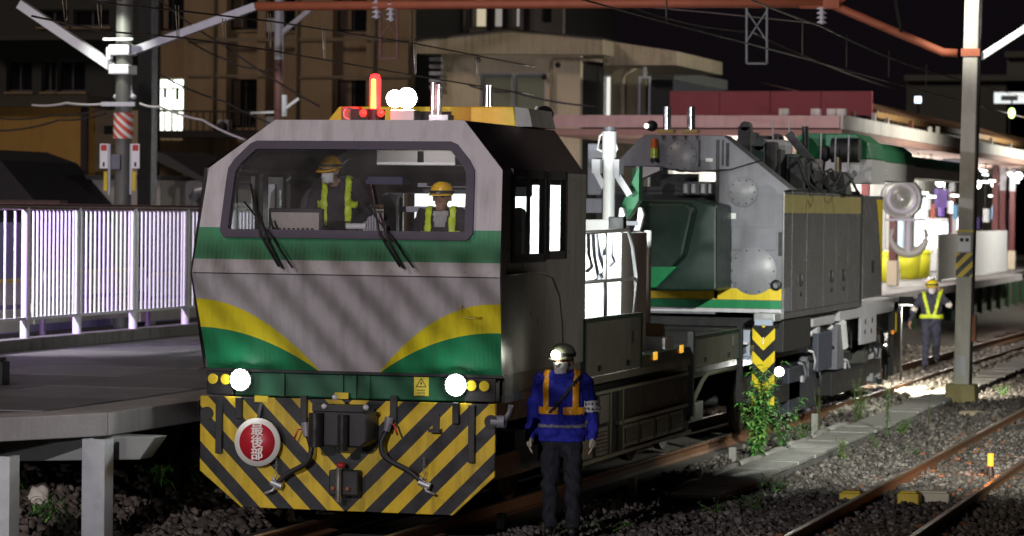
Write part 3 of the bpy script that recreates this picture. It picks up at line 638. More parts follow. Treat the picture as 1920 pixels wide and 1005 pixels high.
# couplers
p0, p1 = sp_(588, 765, -.25), sp_(698, 838, -.25)
cp = MB().prism([(p0.x + .07, p0.z), (p1.x - .05, p0.z), (p1.x, p0.z - .06), (p1.x, p1.z + .05), (p1.x - .06, p1.z), (p0.x + .04, p1.z), (p0.x, p1.z + .08), (p0.x, p0.z - .08)], 'y', -.42, -.06).build('coupler', M_STEEL, cabw, .02)
MB().cyl((p0.x + .1, -.46, p1.z + .0), (p0.x + .1, -.46, p0.z - .03), .07, 16).build('coupler_knuckle', mat('greasy_steel', (.05, .048, .05), .25, .6, .3), cp)
MB().cyl((p1.x - .22, -.47, p1.z - .03), (p1.x - .22, -.47, p0.z - .04), .05, 16).build('coupler_pin', MATS['greasy_steel'], cp)
MB().box(p0.x + .05, p1.x - .02, -.44, -.3, p0.z - .02, p0.z + .05).build('coupler_top', M_STEEL, cp, .01)
for px, py in ((608, 762), (686, 764), (628, 745)): q = sp_(px, py, -.45); MB().ball(q, .028, 10).build('bolt', M_LGREY, cp)
p0, p1 = sp_(621, 880, -.12), sp_(676, 930, -.12)
cp = MB().box(p0.x, p1.x, -.2, -.06, p1.z, p0.z).build('jumper_socket', M_BLACK, cabw, .02)
MB().cyl(((p0.x + p1.x) / 2 - .03, -.24, p1.z - .05), ((p0.x + p1.x) / 2 - .03, -.24, p0.z + .03), .028, 12).build('socket_pin', M_CHROME, cp)
for q in (.05, .2): MB().ball((p0.x + q, -.21, p1.z + .07), .025, 10).build('bolt', M_RUST, cp)
q = sp_(640, 872, -.15); MB().ball(q, (.05, .05, .03), 10).build('red_cap', mat('red_paint', (.35, .02, .02), .5), cp)
# vertical brackets, cocks with red handles, hoses, chains
for px, y0, y1 in ((411, 747, 850), (885, 760, 868), (448, 745, 785), (570, 742, 795), (738, 742, 800), (855, 755, 795)):
    a, b2 = sp_(px, y0, -.1), sp_(px, y1, -.1); MB().box(a.x - .035, a.x + .03, -.11, -.055, b2.z, a.z).build('bracket', M_STEEL, cabw, .006)
for px, py, s in ((573, 805, -1), (730, 795, 1)):
    a = sp_(px, py, -.15); o = MB().cyl(a + Vector((0, 0, .06)), a + Vector((s * -.02, -.03, -.07)), .045, 12, .03).build('air_cock', M_GREY, cabw)
    MB().tube([a, a + Vector((s * .06, -.04, 0)), a + Vector((s * .10, -.05, -.10))], .011, 6).build('cock_handle', MATS['red_paint'], o)
    a2 = a + Vector((s * -.03, 0, -.07)); e = sp_(518 if s < 0 else 795, 908, -.14)
    pts = [a2, a2 + Vector((s * -.04, -.03, -.12)), a2 + Vector((s * .01, -.03, -.25)), (a2 * .35 + e * .65) + Vector((0, 0, -.06)), e]
    sm_ = []
    for i in range(len(pts) - 1):
        p_1, p0_, p1_, p2_ = pts[max(i - 1, 0)], pts[i], pts[i + 1], pts[min(i + 2, len(pts) - 1)]
        for k in range(6):
            t_ = k / 6; sm_.append(.5 * ((2 * p0_) + (p1_ - p_1) * t_ + (2 * p_1 - 5 * p0_ + 4 * p1_ - p2_) * t_ ** 2 + (3 * p0_ - p_1 - 3 * p1_ + p2_) * t_ ** 3))
    MB().tube(sm_ + [e], .027, 8).build('air_hose', M_BLACK, cabw)
    o = MB().cyl(e + Vector((-.05, 0, .02)), e + Vector((.06, 0, -.02)), .034, 12).tube([e, e + Vector((.03 * s, -.02, -.06)), e + Vector((s * .11, -.02, -.09))], .013, 6).tube([e + Vector((0, 0, .02)), e + Vector((-.04, -.01, .07))], .012, 6).build('hose_coupling', M_GALV, cabw)
    for k in range(7): 
        z = e.z + .05 + k * .032; b = MB().lathe([(.012, -.004), (.016, 0), (.012, .004), (.009, 0), (.012, -.004)], (e.x + (.0 if s < 0 else -.0), e.y, z), 8, 'x' if k % 2 else 'y'); b.build('chain_link', M_GALV, o)
a = sp_(818, 800, -.08); o = MB().box(a.x - .03, a.x + .03, -.1, -.055, a.z - .02, a.z + .12).box(a.x - .055, a.x + .055, -.16, -.055, a.z - .05, a.z - .02).build('step_iron', M_STEEL, cabw)
for px, py, m_ in ((387, 775, M_BLACK), (920, 791, M_BLACK)):
    a = sp_(px, py, -.08); MB().cyl((a.x, -.055, a.z), (a.x, -.075, a.z), .065, 20).build('port_cover', m_, cabw)
a = sp_(938, 790, .05); o = MB().cyl((a.x - .06, -.02, a.z), (a.x + .07, -.02, a.z), .06, 16).tube([(a.x + .05, -.02, a.z), (a.x + .1, 0, a.z + .08), (a.x + .11, .02, a.z + .16)], .025, 8).build('side_valve', M_GREY, cabw)
for px, py in ((490, 748), (640, 742)): 
    a = sp_(px, py, -.07); MB().box(a.x - .07, a.x + .07, -.068, -.061, a.z - .03, a.z + .03).build('yellow_plate', M_YEL, cabw)
# --- chassis and side of the wagon
MB().box(-1.3, 1.3, .15, 12.0, 1.0, 1.22).build('underframe', M_STEEL, cabw)
MB().box(-1.49, 1.49, .12, 12.0, 1.225, 1.30).build('deck', M_DIRT, cabw)
MB().box(-1.3, 1.1, 4.1, 8.0, .28, .99).build('underfloor_box', M_BLACK, cabw, .03); MB().box(-1.4, -1.2, .3, 12, .2, 1.2).build('sun_block_skirt', M_BLACK, cabw)  # box and left skirt added to block low light under the wagon
MB().box(1.40, 1.475, .15, 3.0, 1.26, 1.49).build('cab_sill', M_DIRT, cabw, .01)
def dropside(y0, y1, z0, z1, m=M_DIRT):
    o = MB().box(1.455, 1.495, y0, y1, z0, z1).build('side_board', m, cabw, .008)
    MB().box(1.495, 1.505, y0, y0 + .07, z0 + .003, z1 - .003).box(1.495, 1.505, y1 - .05, y1, z0 + .003, z1 - .003).box(1.495, 1.505, y0 + .07, y1 - .05, z1 - .045, z1 - .003).build('board_frame', M_DGREEN, o)
    y = y1 - .45; zc = (z0 + z1) / 2
    MB().box(1.496, 1.512, y, y + .18, zc - .02, zc + .12).build('latch', M_DIRT, o, .006)
    for q in (.25, .75): MB().box(1.496, 1.515, y0 + (y1 - y0) * q - .05, y0 + (y1 - y0) * q + .05, z0 + .05, z0 + .11).build('hinge', M_STEEL, o)
dropside(3.05, 5.62, 1.31, 1.93); dropside(8.22, 11.0, 1.17, 1.56)
o = MB().box(1.44, 1.49, 5.63, 8.15, 1.305, 1.44).build('deck_edge', M_DGREEN, cabw, .006)
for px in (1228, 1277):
    a = at(px, 668 if px < 1250 else 655, X=1.495); MB().box(1.491, 1.51, a.y - .07, a.y + .07, a.z - .04, a.z + .05).build('amber_reflector', emis('amber_glow', (1, .5, .04), .9), o)  # shine of the reflector painted as a glow
MB().box(1.46, 1.53, 8.12, 8.2, .6, 1.62).build('stake_post', M_STEEL, cabw); MB().box(1.46, 1.53, 11.02, 11.1, .6, 1.6).build('stake_post', M_STEEL, cabw)
# underfloor boxes along side (lit edges)
o = MB().box(1.15, 1.42, 2.9, 8.4, .42, 1.12).build('underfloor_locker', M_BLACK, cabw)
def locker(y0, y1, z0, z1, m, ribs=0):
    q = MB().box(1.422, 1.46, y0, y1, z0, z1).build('locker_door', m, o, .008)
    for i in range(ribs): 
        z = z0 + .05 + (z1 - z0 - .1) * i / max(1, ribs - 1); MB().box(1.462, 1.472, y0 + .05, y1 - .05, z - .008, z + .008).build('louvre', M_STEEL, q)
m_lk = mat('locker_grey_green', (.10, .105, .09), .45, 0, .3, 3, streak=.3)
for y0, y1, z0, z1, rb in ((3.25, 3.75, .78, 1.08, 0), (3.9, 4.3, .78, 1.08, 0), (3.1, 3.6, .44, .72, 0), (3.75, 4.25, .44, .74, 6), (4.95, 5.65, .45, .70, 7), (5.7, 6.4, .45, .70, 7), (6.45, 7.15, .45, .70, 7), (7.2, 7.9, .45, .70, 7)): locker(y0, y1, z0, z1, m_lk, rb)
MB().box(1.425, 1.475, 2.9, 8.3, .39, .43).box(1.425, 1.475, 4.7, 8.3, .72, .76).box(1.425, 1.475, 2.9, 8.3, 1.10, 1.13).box(1.425, 1.475, 4.3, 4.34, .43, 1.1).box(1.425, 1.475, 4.85, 4.9, .43, 1.1).build('locker_frame', mat('frame_olive', (.14, .15, .11), .5, 0, .2), o)
b = MB().tube([(1.47, 8.35, .74), (1.47, 8.9, .98), (1.47, 9.2, 1.06), (1.47, 11.0, 1.06)], .03, 6).box(1.44, 1.47, 8.3, 8.55, .52, .72); b.build('step_frame', MATS['frame_olive'], cabw)
# bogies
def bogie(yc, parent, x0=0):
    t = MB().box(x0 - 1.05, x0 - .95, yc - 1.3, yc + 1.3, .38, .62).box(x0 + .95, x0 + 1.05, yc - 1.3, yc + 1.3, .38, .62).box(x0 - 1, x0 + 1, yc - .2, yc + .2, .4, .8).build('bogie_frame', M_STEEL, parent)
    for y in (yc - .9, yc + .9):
        for s in (-1, 1):
            w_ = MB().lathe([(.001, -.06), (.40, -.06), (.43, -.03), (.44, .06), (.43, .065), (.40, .04), (.15, .02), (.12, .1), (.001, .1)], (x0 + s * .566, y, .43), 28, 'x').build('wheel', mat('wheel_grime', (.035, .026, .02), .6, .3, .3), t)
        MB().cyl((x0 - .9, y, .43), (x0 + .9, y, .43), .07, 12).build('axle', M_STEEL, t)
for yc in (2.4, 9.6): bogie(yc, cabw)
# --- deck: bright equipment tower, hydraulic boom rest, railing, poles
xe = at(1165, 500, Y=6.2).x; zt = at(1165, 436, Y=6.2).z; yr = at(1213, 500, X=xe).y
tower = MB().box(-1.3, xe, 6.2, yr, 1.31, zt).build('equipment_tower', mat('bright_white_panel', (.82, .83, .82), .5, 0, .08), cabw, .015)
MB().box(-1.3, at(1078, 400, Y=6.0).x, 5.9, 6.19, 1.31, 3.45).build('equipment_cabinet', MATS['bright_white_panel'], cabw, .02)
for i in range(3): MB().box(-.4 + i * .4, -.39 + i * .4, 6.19, 6.2, 1.4, zt - .05).build('panel_seam', M_GREY, tower)
# thin frame rail & hanging straps
ry = 5.5
rl = MB(); zt2 = at(1100, 437, X=1.42).z
p = [at(1089, 437, X=1.42), at(1178, 431, X=1.42), at(1186, 462, X=1.42), at(1192, 520, X=1.42), at(1188, 600, X=1.42)]
rl.tube(p, .022, 8).tube([at(1089, 530, X=1.42), at(1190, 522, X=1.42)], .02, 8).tube([at(1135, 437, X=1.42), at(1135, 598, X=1.42)], .022, 8); rl.build('handrail', M_GALV, cabw)
for x0, x1, yy in ((1104, 1110, 500), (1112, 1122, 520), (1118, 1134, 508), (1146, 1152, 490), (1128, 1136, 512)):
    b = MB().tube([at(x0, 440, X=1.36), at((x0 + x1) / 2 - 3, 475, X=1.36), at(x1, yy, X=1.36), at(x1 - 9, yy + 8, X=1.36)], .02, 5); b.build('hanging_strap', M_GREY, cabw)
p0, p1 = at(1215, 432, X=.9), at(1216, 640, X=.9)
MB().cyl((.9, p0.y, 1.3), (.9, p0.y, p0.z), .045, 12).box(.8, .9, p0.y - .06, p0.y + .06, p0.z - .22, p0.z - .1).build('deck_pole', M_WHITE, cabw)
o = MB().box(.55, 1.2, 6.9, 8.1, 1.31, 1.42).box(.7, 1.3, 7.6, 8.1, 1.42, 1.56).build('deck_box', M_WHITE, cabw, .01)
a = at(1235, 605, X=1.1); MB().cyl((1.1 - .2, a.y, 1.58), (1.1 + .05, a.y, 1.58), .13, 16).build('timber_block', mat('log_end', (.35, .2, .1), .8), cabw)
# vertical hydraulic cylinder with yoke
Yc = 8.6
def hp(px, py, Y=Yc): return at(px or 1143, py or 340, Y=Y)
a, b2 = hp(1143, 247), hp(1143, 425)
bc = MB().cyl((a.x, Yc, b2.z), (a.x, Yc, hp(0, 300).z), .074, 18).cyl((a.x, Yc, hp(0, 300).z), (a.x, Yc, a.z), .088, 18).build('boom_rest_cylinder', M_WHITE, cabw)
MB().cyl((a.x, Yc, a.z), (a.x, Yc, a.z + .06), .07, 14).build('cylinder_cap', M_GREY, bc)
MB().tube([hp(1131, 250), hp(1124, 255), hp(1121, 280), hp(1131, 284)], .018, 6).tube([hp(1152, 255), hp(1157, 280), hp(1150, 290)], .015, 6).build('hydraulic_pipe', M_WHITE, bc)
yk = MB().box(hp(1113, 0).x, hp(1128, 0).x, Yc - .1, Yc + .15, hp(0, 325).z, hp(0, 299).z).box(hp(1154, 0).x, hp(1164, 0).x, Yc - .1, Yc + .15, hp(0, 332).z, hp(0, 299).z)
yk.beam(hp(1118, 322), hp(1134, 352), .07).beam(hp(1158, 328), hp(1182, 366), .08); yk.build('yoke', M_LGREY, cabw)
MB().box(hp(1086, 0).x, hp(1170, 0).x, Yc - .3, Yc + .3, hp(0, 436).z, hp(0, 412).z).build('rest_beam', M_WHITE, cabw, .01)
for px in (1170, 1205): 
    q = hp(px, 420); MB().prism([(q.x - .06, q.z - .08), (q.x + .02, q.z - .08), (q.x + .07, q.z + .12), (q.x + .04, q.z + .2), (q.x, q.z + .2), (q.x - .02, q.z)], 'y', Yc - .25, Yc - .15).build('rest_hook', M_WHITE, cabw, .01)
MB().box(hp(1168, 0).x, hp(1206, 0).x, Yc - .25, Yc + .2, hp(0, 422).z, hp(0, 414).z).build('rest_plate', M_GREY, cabw)
MB().prism([(hp(1152, 425).x, hp(0, 425).z), (hp(1172, 425).x, hp(0, 400).z), (hp(1187, 0).x, hp(0, 375).z), (hp(1187, 0).x, hp(0, 310).z), (hp(1165, 0).x, hp(0, 362).z), (hp(1152, 0).x, hp(0, 390).z)], 'y', Yc + .3, Yc + .5).build('green_gusset', M_GREEN, cabw)
MB().box(hp(1093, 0).x, hp(1132, 0).x, Yc + .2, Yc + .6, hp(0, 366).z, hp(0, 268).z).box(hp(1093, 0).x, hp(1135, 0).x, Yc + .1, Yc + .5, hp(0, 400).z, hp(0, 372).z).build('winch_housing', M_GREY, cabw, .02)
# work lamp on the rear of the cab
o = MB().box(.55, .85, 3.14, 3.3, 3.2, 3.38).build('work_lamp', M_BLACK, cabw, .01); MB().box(.57, .83, 3.301, 3.31, 3.22, 3.36).build('work_lamp_lens', emis('worklamp', (.95, 1, .95), 12), o)
lamp('work_lamp_light', 'SPOT', (.7, 3.36, 3.28), 900, (.93, 1, .96), .08, (.5, 7, 2.1), 100, .4)
# lamp added on the tower to brighten the boom rest
q = Vector((xe - .12, 6.5, zt + .12)); o = MB().box(q.x - .09, q.x + .09, q.y - .1, q.y + .05, q.z - .1, q.z + .06).build('work_lamp', M_BLACK, cabw, .01); MB().box(q.x - .07, q.x + .07, q.y + .051, q.y + .058, q.z - .05, q.z + .05).build('work_lamp_lens', MATS['worklamp'], o)
lamp('rest_fill_light', 'SPOT', q + Vector((0, .1, .02)), 160, (.93, 1, .96), .06, (hp(1140, 330).x, Yc, 3.3), 95, .6)
# ================================================================== CRANE
CRY = 14.25
crane = thing('rail_crane', 'large grey rail crane with green boom behind the cab wagon', 'rail crane', (.15, 18, 0))
def cp_(px, py, Y=CRY): return at(px or 1300, py or 400, Y=Y)
def poly(pts, Y=CRY): return [(cp_(x, y, Y).x, cp_(x, y, Y).z) for x, y in pts]
# portal face
pf = MB().prism(poly([(1470, 585), (1470, 358), (1482, 355), (1357, 254), (1208, 252), (1160, 300), (1160, 312), (1240, 312), (1262, 320), (1343, 322), (1343, 585)]), 'y', CRY, CRY + .5).build('portal_frame', M_GREY, crane, .01)
for px, py, rr in ((1278, 293, .215), (1393, 360, .2), (1412, 508, .33)):
    q = cp_(px, py); MB().lathe([(.001, -.02), (rr, -.02), (rr + .012, -.004), (rr + .012, .0)], (q.x, CRY, q.z), 36, 'y').build('round_cover', mat('cover_grey', (.24, .24, .27), .4, 0, .15, streak=.2), pf)
    for k_ in range(10): t_ = k_ * math.pi / 5; MB().ball((q.x + (rr - .03) * math.cos(t_), CRY - .021, q.z + (rr - .03) * math.sin(t_)), (.011, .007, .011), 6).build('bolt', M_STEEL, pf)
for px, py, w_, h_ in ((1372, 405, .12, .08), (1440, 440, .08, .1), (1330, 300, .1, .05)):
    q = cp_(px, py); MB().box(q.x - w_ / 2, q.x + w_ / 2, CRY - .004, CRY - .001, q.z - h_ / 2, q.z + h_ / 2).build('sticker', M_YEL if px == 1440 else M_WHITE, pf)
for px0, py0, px1, py1 in ((1372, 425, 1455, 470),):
    a, c = cp_(px0, py0), cp_(px1, py1); MB().box(a.x, c.x, CRY - .014, CRY - .001, c.z, a.z).build('hatch', M_GREY, pf, .01)
b = MB()
for x0, y0, x1, y1 in ((1343, 262, 1345, 560), (1354, 262, 1356, 310), (1310, 262, 1312, 312), (1460, 435, 1471, 480)): a, c = cp_(x0, y0), cp_(x1, y1); b.box(a.x, c.x + .006, CRY - .012, CRY - .001, c.z, a.z)
b.build('panel_seam', M_STEEL, pf)
a, c = cp_(1362, 268), cp_(1367, 312); MB().box(a.x, c.x, CRY - .02, CRY - .001, c.z, a.z).build('slot', M_BLACK, pf)
q = cp_(1455, 535); MB().lathe([(.04, -.03), (.075, -.03), (.08, -.001), (.04, -.001)], (q.x, CRY, q.z), 20, 'y').build('hose_port', M_STEEL, pf)
b = MB().tube([cp_(1240, 316, CRY - .03), cp_(1300, 322, CRY - .03), cp_(1370, 318, CRY - .03), cp_(1430, 300, CRY - .03)], .012, 6); b.build('cable', M_BLACK, pf)
# stripes at bottom
for z0, z1, m, y in ((541, 562, M_YEL, .012), (563, 578, M_GREEN, .012), (579, 586, M_LGREY, .012)):
    x0 = cp_(1222, 0).x; MB().box(x0, 1.453, CRY - y, CRY - .0005, cp_(1400, z1).z, cp_(1400, z0).z).build('stripe_panel', m, crane)
MB().box(cp_(1215, 0).x, cp_(1343, 0).x - .002, CRY, CRY + .4, cp_(1300, 588).z, cp_(1300, 530).z).build('lower_sill', M_GREY, crane)
# dark green machinery bodies inside the portal
o = MB().prism(poly([(1188, 545), (1188, 372), (1300, 374), (1343, 385), (1343, 545)], CRY - 1.0), 'y', CRY - 1.0, CRY + .1).build('engine_house', M_DGREEN, crane, .03)
MB().prism(poly([(1215, 520), (1215, 380), (1285, 380), (1300, 392), (1280, 480), (1240, 520)], CRY - 1.3), 'y', CRY - 1.3, CRY - .95).build('cowl', M_DGREEN, o, .04)
MB().prism(poly([(1190, 540), (1190, 500), (1270, 500), (1230, 540)], CRY - 1.35), 'y', CRY - 1.38, CRY - 1.2).build('lower_cowl', M_GREEN, o, .02)
MB().box(cp_(1220, 0).x, cp_(1290, 0).x, CRY + .6, CRY + .7, cp_(0, 372).z, cp_(0, 325).z).build('shade_panel', M_BLACK, crane)  # black panel that paints the darkness of the portal opening
o = MB().box(cp_(1272, 0).x, cp_(1343, 0).x, CRY + .3, CRY + .6, cp_(0, 365).z, cp_(0, 340).z).build('valve_block', M_GREY, crane, .02)
for px in (1285, 1300, 1318, 1332): MB().cyl(cp_(px, 345, CRY + .25), cp_(px, 362, CRY + .25), .035, 10).build('valve', M_LGREY, o)
# left bracket
MB().prism(poly([(1192, 312), (1237, 313), (1237, 320), (1192, 340)], CRY - .3), 'y', CRY - .3, CRY - .1).build('bracket_plate', M_LGREY, crane, .006)
MB().prism(poly([(1185, 315), (1192, 315), (1192, 400), (1185, 400)], CRY - .25), 'y', CRY - .25, CRY).build('green_column', M_GREEN, crane)
# amber/green beacon, stacks, roof lamps
q = cp_(1227, 280, CRY - .1)
o = MB().cyl(cp_(1227, 303, CRY - .1), cp_(1227, 297, CRY - .1), .06, 14).tube([cp_(1222, 305, CRY - .05), cp_(1227, 299, CRY - .1), cp_(1235, 305, CRY - .05)], .012, 5).build('beacon_base', M_BLACK, crane)
MB().cyl(cp_(1227, 296, CRY - .1), cp_(1227, 278, CRY - .1), .055, 14).build('lime_lens', mat('lime_lens', (.4, .5, .02), .2), o)
MB().cyl(cp_(1227, 277.5, CRY - .1), cp_(1227, 260, CRY - .1), .053, 14, .04).build('orange_lens', mat('orange_lens', (.6, .13, .02), .2), o)
for px, y0, y1 in ((1251, 248, 200), (1296, 248, 200)):
    o = MB().cyl(cp_(px, y0, CRY + .5), cp_(px, y1, CRY + .5), .058, 18).build('exhaust_stack', M_CHROME, crane); a = cp_(px, 246, CRY + .5); MB().box(a.x - .11, a.x + .11, CRY + .38, CRY + .6, a.z - .03, a.z + .02).build('stack_flange', mat('brass_flange', (.35, .25, .08), .5, .4), o)
o = MB().ball(cp_(1222, 236, CRY + .4), (.09, .09, .08), 14).build('roof_lamp', M_BLACK, crane); MB().ball(cp_(1212, 236, CRY + .3), .035, 10).build('lamp_lens', emis('lamp_dim', (.95, 1, .85), 4), o)
# small hooks under the bridge top
for px in (1243, 1263, 1285, 1307): a = cp_(px, 258, CRY - .03); MB().prism([(a.x - .03, a.z + .03), (a.x + .03, a.z + .03), (a.x, a.z - .04)], 'y', CRY - .03, CRY - .001).build('lug', M_STEEL, pf)
# side housing with doors
seams = [1470, 1485, 1512.6, 1544.6, 1568, 1590, 1613]
sy = [at(p_, 450, X=1.45).y for p_ in seams]; Z0, Z1 = 1.665, 3.36
MB().box(-1.4, 1.42, CRY + .52, sy[-1], Z0, Z1 - .01).build('side_housing', M_STEEL, crane)
m_door = mat('door_grey', (.20, .195, .20), .24, .25, .15, 1.0, streak=.12)
m_band = mat('door_reflection_ochre', (.38, .32, .13), .35, 0, .2, 2)  # reflection along the door tops, painted as an ochre band
for i, (y0, y1) in enumerate(zip(sy, sy[1:])):
    d = MB().box(1.422, 1.452, y0 + .012 + (.5 if False else 0), y1 - .012, Z0, Z1).build('side_door', m_door, crane, .008)
    MB().box(1.4525, 1.4555, y0 + .012, y1 - .012, Z1 - .30, Z1 - .04).build('door_reflection', m_band, d)
    if i in (1, 3, 4):
        ym = y0 + (y1 - y0) * (.6 if i == 1 else .62); h = MB().box(1.453, 1.475, ym - .07, ym + .07, 2.02, 2.20).build('door_handle', M_BLACK, d, .008); MB().box(1.476, 1.49, ym - .03, ym + .05, 2.09, 2.17).build('latch', M_CHROME, h)
        MB().cyl((1.453, ym, 1.9), (1.47, ym, 1.9), .035, 10).build('lock', M_BLACK, d)
MB().box(1.40, 1.44, CRY + .5, sy[-1], Z0 - .0, Z0 + .2).box(1.3, 1.46, sy[0], sy[-1], Z0 - .09, Z0 - .005).build('skirt_rail', m_door, crane)
# rear counterweight
ry0, ry1 = at(1619, 450, X=1.45).y, at(1655, 450, X=1.45).y
cw = MB().box(-1.4, 1.45, ry0, ry1, Z0 + .02, Z1 - .0).build('counterweight', m_door, crane, .02)
MB().add([(1.4535, ry1 - .05, 3.3), (1.4535, ry1 - .7, 3.3), (1.4535, ry1 - .45, 2.9), (1.4535, ry1 - .2, 2.3), (1.4535, ry1 - .05, 1.9)], [(0, 1, 2, 3, 4)]).build('yellow_swoosh', M_YEL, cw)
MB().box(1.452, 1.47, ry0 + .85, ry0 + 1.0, 2.1, 2.3).build('handle', M_BLACK, cw)
MB().box(1.36, 1.43, sy[-1], ry0, Z0 - .1, Z1 + .02).build('gap_column', M_BLACK, crane)
# top machinery
TZ = Z1
MB().box(-1.3, 1.40, CRY + .55, ry0 - .1, TZ, TZ + .06).build('top_deck', M_STEEL, crane)
def T(px, py, Y=17.5): return at(px or 1560, py or 300, Y=Y)
a, c = T(1420, 262), T(1477, 298)
o = MB().prism([(a.x, c.z), (a.x, a.z - .08), (a.x + .12, a.z), (c.x - .06, a.z), (c.x, a.z - .07), (c.x, c.z)], 'y', 17.3, 17.9).build('oil_tank', M_LGREY, crane, .02)
MB().beam(((a.x + c.x) / 2, 17.6, TZ), ((a.x + c.x) / 2, 17.6, c.z), .2).build('tank_stand', M_STEEL, o)
random.seed(11)
for i in range(34):                            # hydraulic blocks, motors and hoses on the top deck
    px = random.uniform(1385, 1580); top = np.interp(px, [1385, 1400, 1450, 1500, 1580], [285, 235, 262, 300, 345]) + random.uniform(-4, 25); Y = random.uniform(16.2, 20.0)
    q = T(px, top, Y); w_, d_ = random.uniform(.07, .2), random.uniform(.1, .4)
    if q.x > 1.3 or q.z < TZ + .1: continue
    m_ = random.choice([M_STEEL, M_BLACK, M_BLACK, M_DGREEN, M_STEEL])
    b = MB().box(q.x - w_, q.x + w_ * .8, Y - d_ / 2, Y + d_ / 2, TZ + .05, q.z)
    if i % 3 == 0: b.cyl((q.x, Y - d_ / 2, q.z), (q.x, Y + d_ / 2, q.z), w_ * .7, 12)
    b.build('machinery_block', m_, crane, .015)
for i in range(12):
    px = random.uniform(1390, 1570); Y = random.uniform(16, 18); pts = [T(px + k * 9 + jit(6), 330 - 22 * math.sin(k * .9 + i) - (1570 - px) * .25 + k * 6, Y) for k in range(6)]
    MB().tube(pts, .022, 6).build('hydraulic_hose', M_BLACK, crane)
MB().beam(T(1478, 250, 18), T(1562, 355, 18), .09, .12).build('luffing_arm', M_STEEL, crane)
MB().beam(T(1483, 245, 18.1), T(1505, 290, 18.1), .04).build('stay_rod', M_LGREY, crane)
MB().cyl(T(1510, 285, 18.2), T(1510, 237, 18.2), .05, 14).build('exhaust_stack', M_STEEL, crane)
q = T(1490, 345, 18.0); MB().ball(q, (.14, .2, .14), 14).build('filter_bowl', M_LGREY, crane); MB().ball(q + Vector((0, 0, .16)), (.15, .2, .1), 14).build('filter_head', M_GREEN, crane)
MB().prism([(T(1552, 0, 19).x, TZ), (T(1592, 0, 19).x, TZ), (T(1585, 0, 19).x, T(0, 322, 19).z), (T(1560, 0, 19).x, T(0, 322, 19).z)], 'y', 18.8, 19.3).build('mast_foot', M_BLACK, crane)
MB().cyl(T(1571, 322, 19), T(1571, 275, 19), .06, 12).build('mast', mat('brass_mast', (.2, .17, .1), .4, .5), crane)
MB().cyl(T(1560, 282, 19.1), T(1612, 282, 19.1), .19, 24).build('winch_drum', M_BLACK, crane)
o = MB().ball(T(1548, 288, 19.2), (.09, .06, .13), 14).build('mirror', M_BLACK, crane); MB().cyl(T(1546, 300, 19.2), T(1543, 330, 19.2), .02, 6).build('mirror_stem', M_BLACK, o)
for px, t_ in ((1538, 250), (1565, 255), (1590, 253), (1448, 222), (1478, 225)): MB().cyl(T(px, 320, 18.6), T(px + 2, t_, 18.6), .012, 6).build('rail_stanchion', M_LGREY, crane)
# boom: green upper, white lower, pointing away
bx0, bx1 = T(1490, 0, 19.5).x, T(1632, 0, 19.5).x
bo = MB().prism([(bx0, T(0, 298, 19.5).z), (bx0, T(0, 255, 19.5).z), (bx0 + .12, T(0, 250, 19.5).z), (bx1 - .25, T(0, 250, 19.5).z), (bx1 - .06, T(0, 268, 19.5).z), (bx1, T(0, 298, 19.5).z)], 'y', 19.6, 21.0).build('boom', M_GREEN, crane, .02)
MB().prism([(bx0, T(0, 343, 19.5).z), (bx0, T(0, 298.5, 19.5).z), (bx1, T(0, 298.5, 19.5).z), (bx1, T(0, 343, 19.5).z)], 'y', 19.6, 21.0).build('boom_lower', mat('boom_white', (.6, .6, .6), .4, 0, .1), bo)
for px in (1598, 1630, 1655): 
    q = T(px, 331, 19.5 + (px - 1598) * .03); MB().tube([q + Vector((-.3, 0, 0)), q, q + Vector((.03, .06, .04)), q + Vector((0, .15, .1))], .03, 8).build('boom_pipe', M_LGREY, bo)
MB().prism([(bx0 + .3, 3.75), (bx1 - .3, 3.75), (bx1 - .3, 4.2), (bx0 + .3, 4.2)], 'y', 34.0, 34.7).build('boom_head', M_LGREY, bo, .03)
def shrink(k, pts): c0, c1 = (bx0 + bx1) / 2, T(0, 300, 19.5).z; return [(c0 + (x - c0) * k, c1 + (z - c1) * k) for x, z in pts]
prof = [(bx0, T(0, 298, 19.5).z), (bx0, T(0, 255, 19.5).z), (bx0 + .12, T(0, 250, 19.5).z), (bx1 - .25, T(0, 250, 19.5).z), (bx1 - .06, T(0, 268, 19.5).z), (bx1, T(0, 298, 19.5).z)]; low = [(bx0, T(0, 343, 19.5).z), (bx0, T(0, 298.5, 19.5).z), (bx1, T(0, 298.5, 19.5).z), (bx1, T(0, 343, 19.5).z)]
for k_, y0_, y1_ in ((.80, 21.0, 25.0), (.5, 25.0, 34.0)):
    o = MB().prism(shrink(k_, prof), 'y', y0_, y1_).build('boom_section', M_GREEN, bo, .015); MB().prism(shrink(k_, low), 'y', y0_, y1_).build('section_lower', MATS['boom_white'], o)
